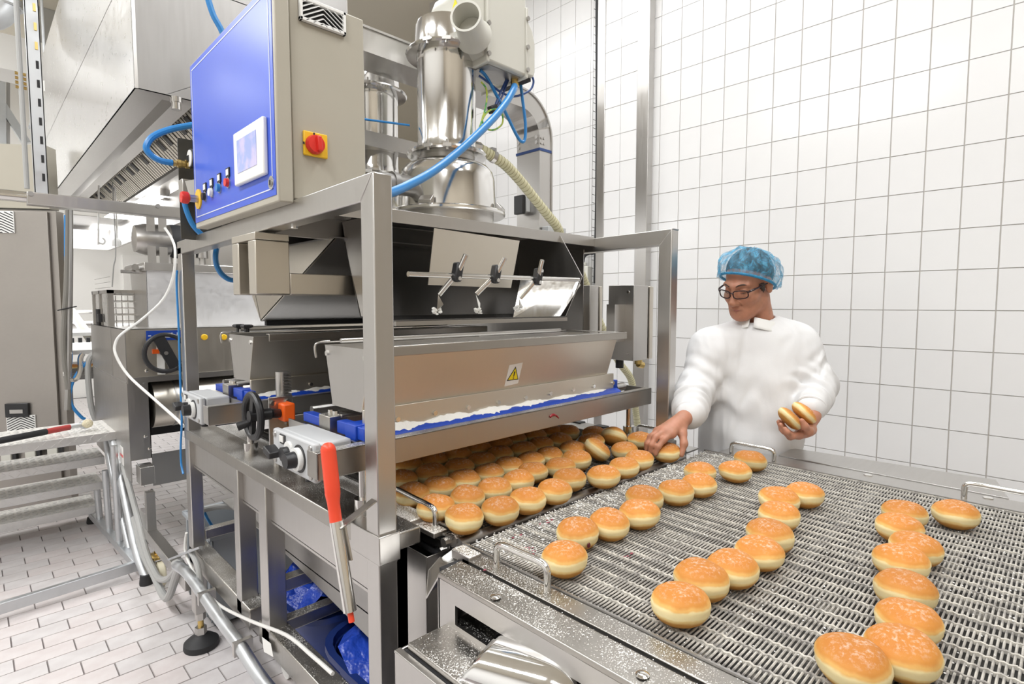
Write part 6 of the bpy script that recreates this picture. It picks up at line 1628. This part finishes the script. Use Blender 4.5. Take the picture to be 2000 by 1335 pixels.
# --- glasses
M['frame'] = mat('dark_brown_frame', (.028,.010,.012), .25); M['lens'] = mat('lens', (1,1,1), .02, trans=1.0, alpha=.25)
gm = MB(); lens_m = []
for s in (-1, 1):
    rim = []
    for t in [2*math.pi*i/28 for i in range(28)]:
        cx, sy = math.cos(t), math.sin(t)
        x = .0315+.0255*math.copysign(abs(cx)**.62, cx); y = -.005+.0150*math.copysign(abs(sy)**.66, sy)
        rim.append(hp(x*s, .111-.42*max(0,x-.02)**1.25*2.2, y))
    gm.tube(rim, .0022, 8, 1, closed=True)
    c0 = sum(rim, V((0,0,0)))/len(rim); m = MB(); m.v = [tuple(c0)]+[tuple(p) for p in rim]; m.f = [(0,i+1,(i+1) % 28+1) for i in range(28)]
    lens_m.append(m)
    gm.tube([hp(.056*s,.097,.003), hp(.066*s,.085,.006), hp(.073*s,.055,.006), hp(.078*s,.0,.004), hp(.079*s,-.02,-.006)], [.0042,.0042,.0034,.0028,.0022], 8, 4)
gm.tube([hp(-.008,.110,-.001), hp(0,.113,.002), hp(.008,.110,-.001)], .0021, 8, 3)
gl = gm.build('glasses', M['frame'], pr_root)
for m in lens_m: m.build('lens', M['lens'], gl)
for s in (-1, 1): MB().ball(hp(.0665*s,.088,.006), .0026, 8).build('hinge_dot', M['steel'], gl)
# --- sweatshirt
J = SDF((1.55,.45,.62), (2.50,1.40,1.50), .0048)
J.ell(K(1474,705,2.15), axT, (.178,.118,.150), .05)
for (px_, py_, w_, d_) in ((1471,750,.178,.122),(1467,800,.178,.126),(1463,850,.176,.128),(1458,905,.174,.128)): J.ell(K(px_,py_,2.145), axT, (w_,d_,.150), .09)
J.ell(K(1476,668,2.15), axT, (.165,.090,.070), .06)
Tr, Tl = K(1388,682,2.14), K(1554,674,2.12)
J.cap(nb0-ZU*.012, Tr, .074, .066, .07); J.cap(nb0-ZU*.012, Tl, .074, .064, .07)
J.cap(Tr, Er+(Er-Sr)*.02, .066, .064, .08); J.cap(Er, Wr.lerp(Er,.06), .066, .050, .03)
J.cap(Tl, El, .064, .062, .08); J.cap(El, Wl.lerp(El,.06), .062, .047, .03)
J.cap(Er.lerp(Wr,.45), Wr.lerp(Er,.22), .062, .060, .012); J.cap(El.lerp(Wl,.40), Wl.lerp(El,.28), .059, .056, .012)
# folds
def folds(p, q, amp, wl, reach, seed):
    p, q = np.array(p, np.float32), np.array(q, np.float32); t = J.sub(np.minimum(p,q)-reach, np.maximum(p,q)+reach, 0); sl, X, Y, Z = t
    e = q-p; L_ = float(np.sqrt((e*e).sum())); u = ((X-p[0])*e[0]+(Y-p[1])*e[1]+(Z-p[2])*e[2])/(L_*L_)
    dx, dy, dz = X-p[0]-u*e[0], Y-p[1]-u*e[1], Z-p[2]-u*e[2]; rad = np.sqrt(dx*dx+dy*dy+dz*dz)
    wgt = np.clip(1-np.abs(u-.5)*1.6, 0, 1)*np.clip(1.6-rad/reach*1.2, 0, 1)
    ph = u*L_/wl*2*np.pi+seed+3.2*np.sin(dz*24+seed)+2.6*np.sin(dx*27+1)+1.8*np.sin(dy*31+seed*2)
    J.d[sl] -= amp*wgt*(np.sin(ph)+.5*np.sin(ph*.53+1.7))
folds(Tr.lerp(Er,.3), Er, .0042, .062, .11, .4); folds(Er, Wr, .0078, .046, .10, 1.2)
folds(Tl.lerp(El,.35), El, .0044, .060, .11, 2.0); folds(El, Wl, .0076, .044, .10, .3)
folds(K(1405,690,2.1), K(1425,900,2.1), .0038, .11, .12, .7); folds(K(1540,680,2.1), K(1500,900,2.1), .0042, .12, .14, 2.4)
# neck opening and flat hem
J.cap(nb0-ZU*.02, hp(0,-.02,-.05), .063, .062, .006, 'sub')
zi = int((.80-J.lo[2])/J.h); J.d[:, :, :zi] = np.maximum(J.d[:, :, :zi], .004)
M['cloth'] = mat('white_sweatshirt', (.75,.75,.755), .85, noise=(7, (.69,.685,.68), .5, .8), bump=(420, .3, .0008))
nt = M['cloth'].node_tree; b = nt.nodes['Principled BSDF']; tc = [n for n in nt.nodes if n.type == 'TEX_COORD'][0]; b0_ = [n for n in nt.nodes if n.type == 'BUMP'][0]
mp = nt.nodes.new('ShaderNodeMapping'); mp.inputs['Scale'].default_value = (1.3, 1.3, .45); mp.inputs['Rotation'].default_value = (.35,.25,.2)
n9 = nt.nodes.new('ShaderNodeTexNoise'); n9.inputs['Scale'].default_value = 7; n9.inputs['Detail'].default_value = 1.5; n9.inputs['Distortion'].default_value = .5
nt.links.new(tc.outputs['Object'], mp.inputs[0]); nt.links.new(mp.outputs[0], n9.inputs['Vector'])
b9 = nt.nodes.new('ShaderNodeBump'); b9.inputs['Strength'].default_value = .75; b9.inputs['Distance'].default_value = .05
nt.links.new(n9.outputs['Fac'], b9.inputs['Height']); nt.links.new(b0_.outputs[0], b9.inputs['Normal']); nt.links.new(b9.outputs[0], b.inputs['Normal'])
sw = sdf_obj(J, 'sweatshirt', M['cloth'], pr_root, 3); del J
for W_, E_, r in ((Wr,Er,.0475),(Wl,El,.0445)):
    d = (W_-E_).normalized(); a = d.orthogonal().normalized(); b2 = d.cross(a)
    MB().tube([W_-d*.006+(a*math.cos(t)+b2*math.sin(t))*r for t in [2*math.pi*i/28 for i in range(28)]], .0065, 8, 1, closed=True).lathe([(r-.002,-.045),(r+.004,-.03),(r+.005,-.006)], W_, d, 28, cap=False).build('cuff', M['cloth'], sw)
# polo collar
M['collar'] = mat('white_collar', (.84,.84,.82), .8, bump=(300,.2,.0006))
cn0 = nb0.lerp(hp(0,-.028,-.055), .30)+ZU*.012
def collar(side):
    m = MB(); N = 14; rows = 5
    for i in range(N+1):
        a = math.pi*(.97-.99*i/N)                       # from the nape round to the throat
        ca, sa = math.cos(a), math.sin(a)
        base = cn0+tb*(-.071*ca*1.0+.004)+tl*(side*.069*sa)
        fr_ = i/N
        base = base+ZU*(.012-.052*fr_)+tb*.004
        out = (tl*(side*sa)-tb*ca).normalized()
        wd = .030+.022*fr_
        for j in range(rows):
            u = j/(rows-1)
            p = base+ZU*(.016*math.sin(math.pi*min(u*1.3,1))-.004-wd*u*1.0)+out*(.002+.028*u)
            if i > N-4: p = p+tl*(side*.020*u*(i-(N-4))/4)
            m.v.append(tuple(p))
    for i in range(N):
        for j in range(rows-1): m.f.append((i*rows+j, (i+1)*rows+j, (i+1)*rows+j+1, i*rows+j+1))
    o = m.build('collar', M['collar'], sw); s = o.modifiers.new('thick','SOLIDIFY'); s.thickness = .003
    return o
collar(-1); collar(1)
# --- trousers and shoes
T = SDF((1.85,.45,.05), (2.50,1.30,.95), .008)
T.ell(hip-ZU*.03, axT, (.172,.120,.13), .05)
for s in (-1, 1):
    T.cap(hip+tl*.078*s-ZU*.06, V((hip.x,hip.y,.46))+tl*.088*s, .096, .074, .05); T.cap(V((hip.x,hip.y,.46))+tl*.088*s, V((hip.x,hip.y,.10))+tl*.092*s, .074, .066, .03)
sdf_obj(T, 'trousers', M['cloth'], pr_root, 2); del T
for s in (-1, 1):
    an = V((hip.x,hip.y,.045))+tl*.092*s
    MB().ball(an+tb*.07, .05, 16, (1.0,1.0,.8)).ball(an-tb*.01, .048, 16, (1,1,.85)).ball(an+tb*.13, .042, 16, (1,1,.7)).box(an.x-.03,an.x+.03,an.y-.03,an.y+.03,.0,.03).build('shoe', M['white'], pr_root)
# --- the doughnuts in her left hand
nA = (RGT*.66+UPV*.68-FWD*.18).normalized()
def held(c, lab, k):
    o = bpy.data.objects.new('doughnut', buns[k]); C.objects.link(o); o.location = c
    o.rotation_mode = 'QUATERNION'; o.rotation_quaternion = V((0,0,1)).rotation_difference(nA); o.scale = (1.0,1.0,.74)
    set_tags(o, lab, 'doughnut', "doughnuts held in the worker's left hand")
held(K(1542,817,1.862), "doughnut on edge in the worker's left hand, the lower left of two", 1)
held(K(1570,806,1.880), "doughnut on edge in the worker's left hand, the upper right of two", 3)
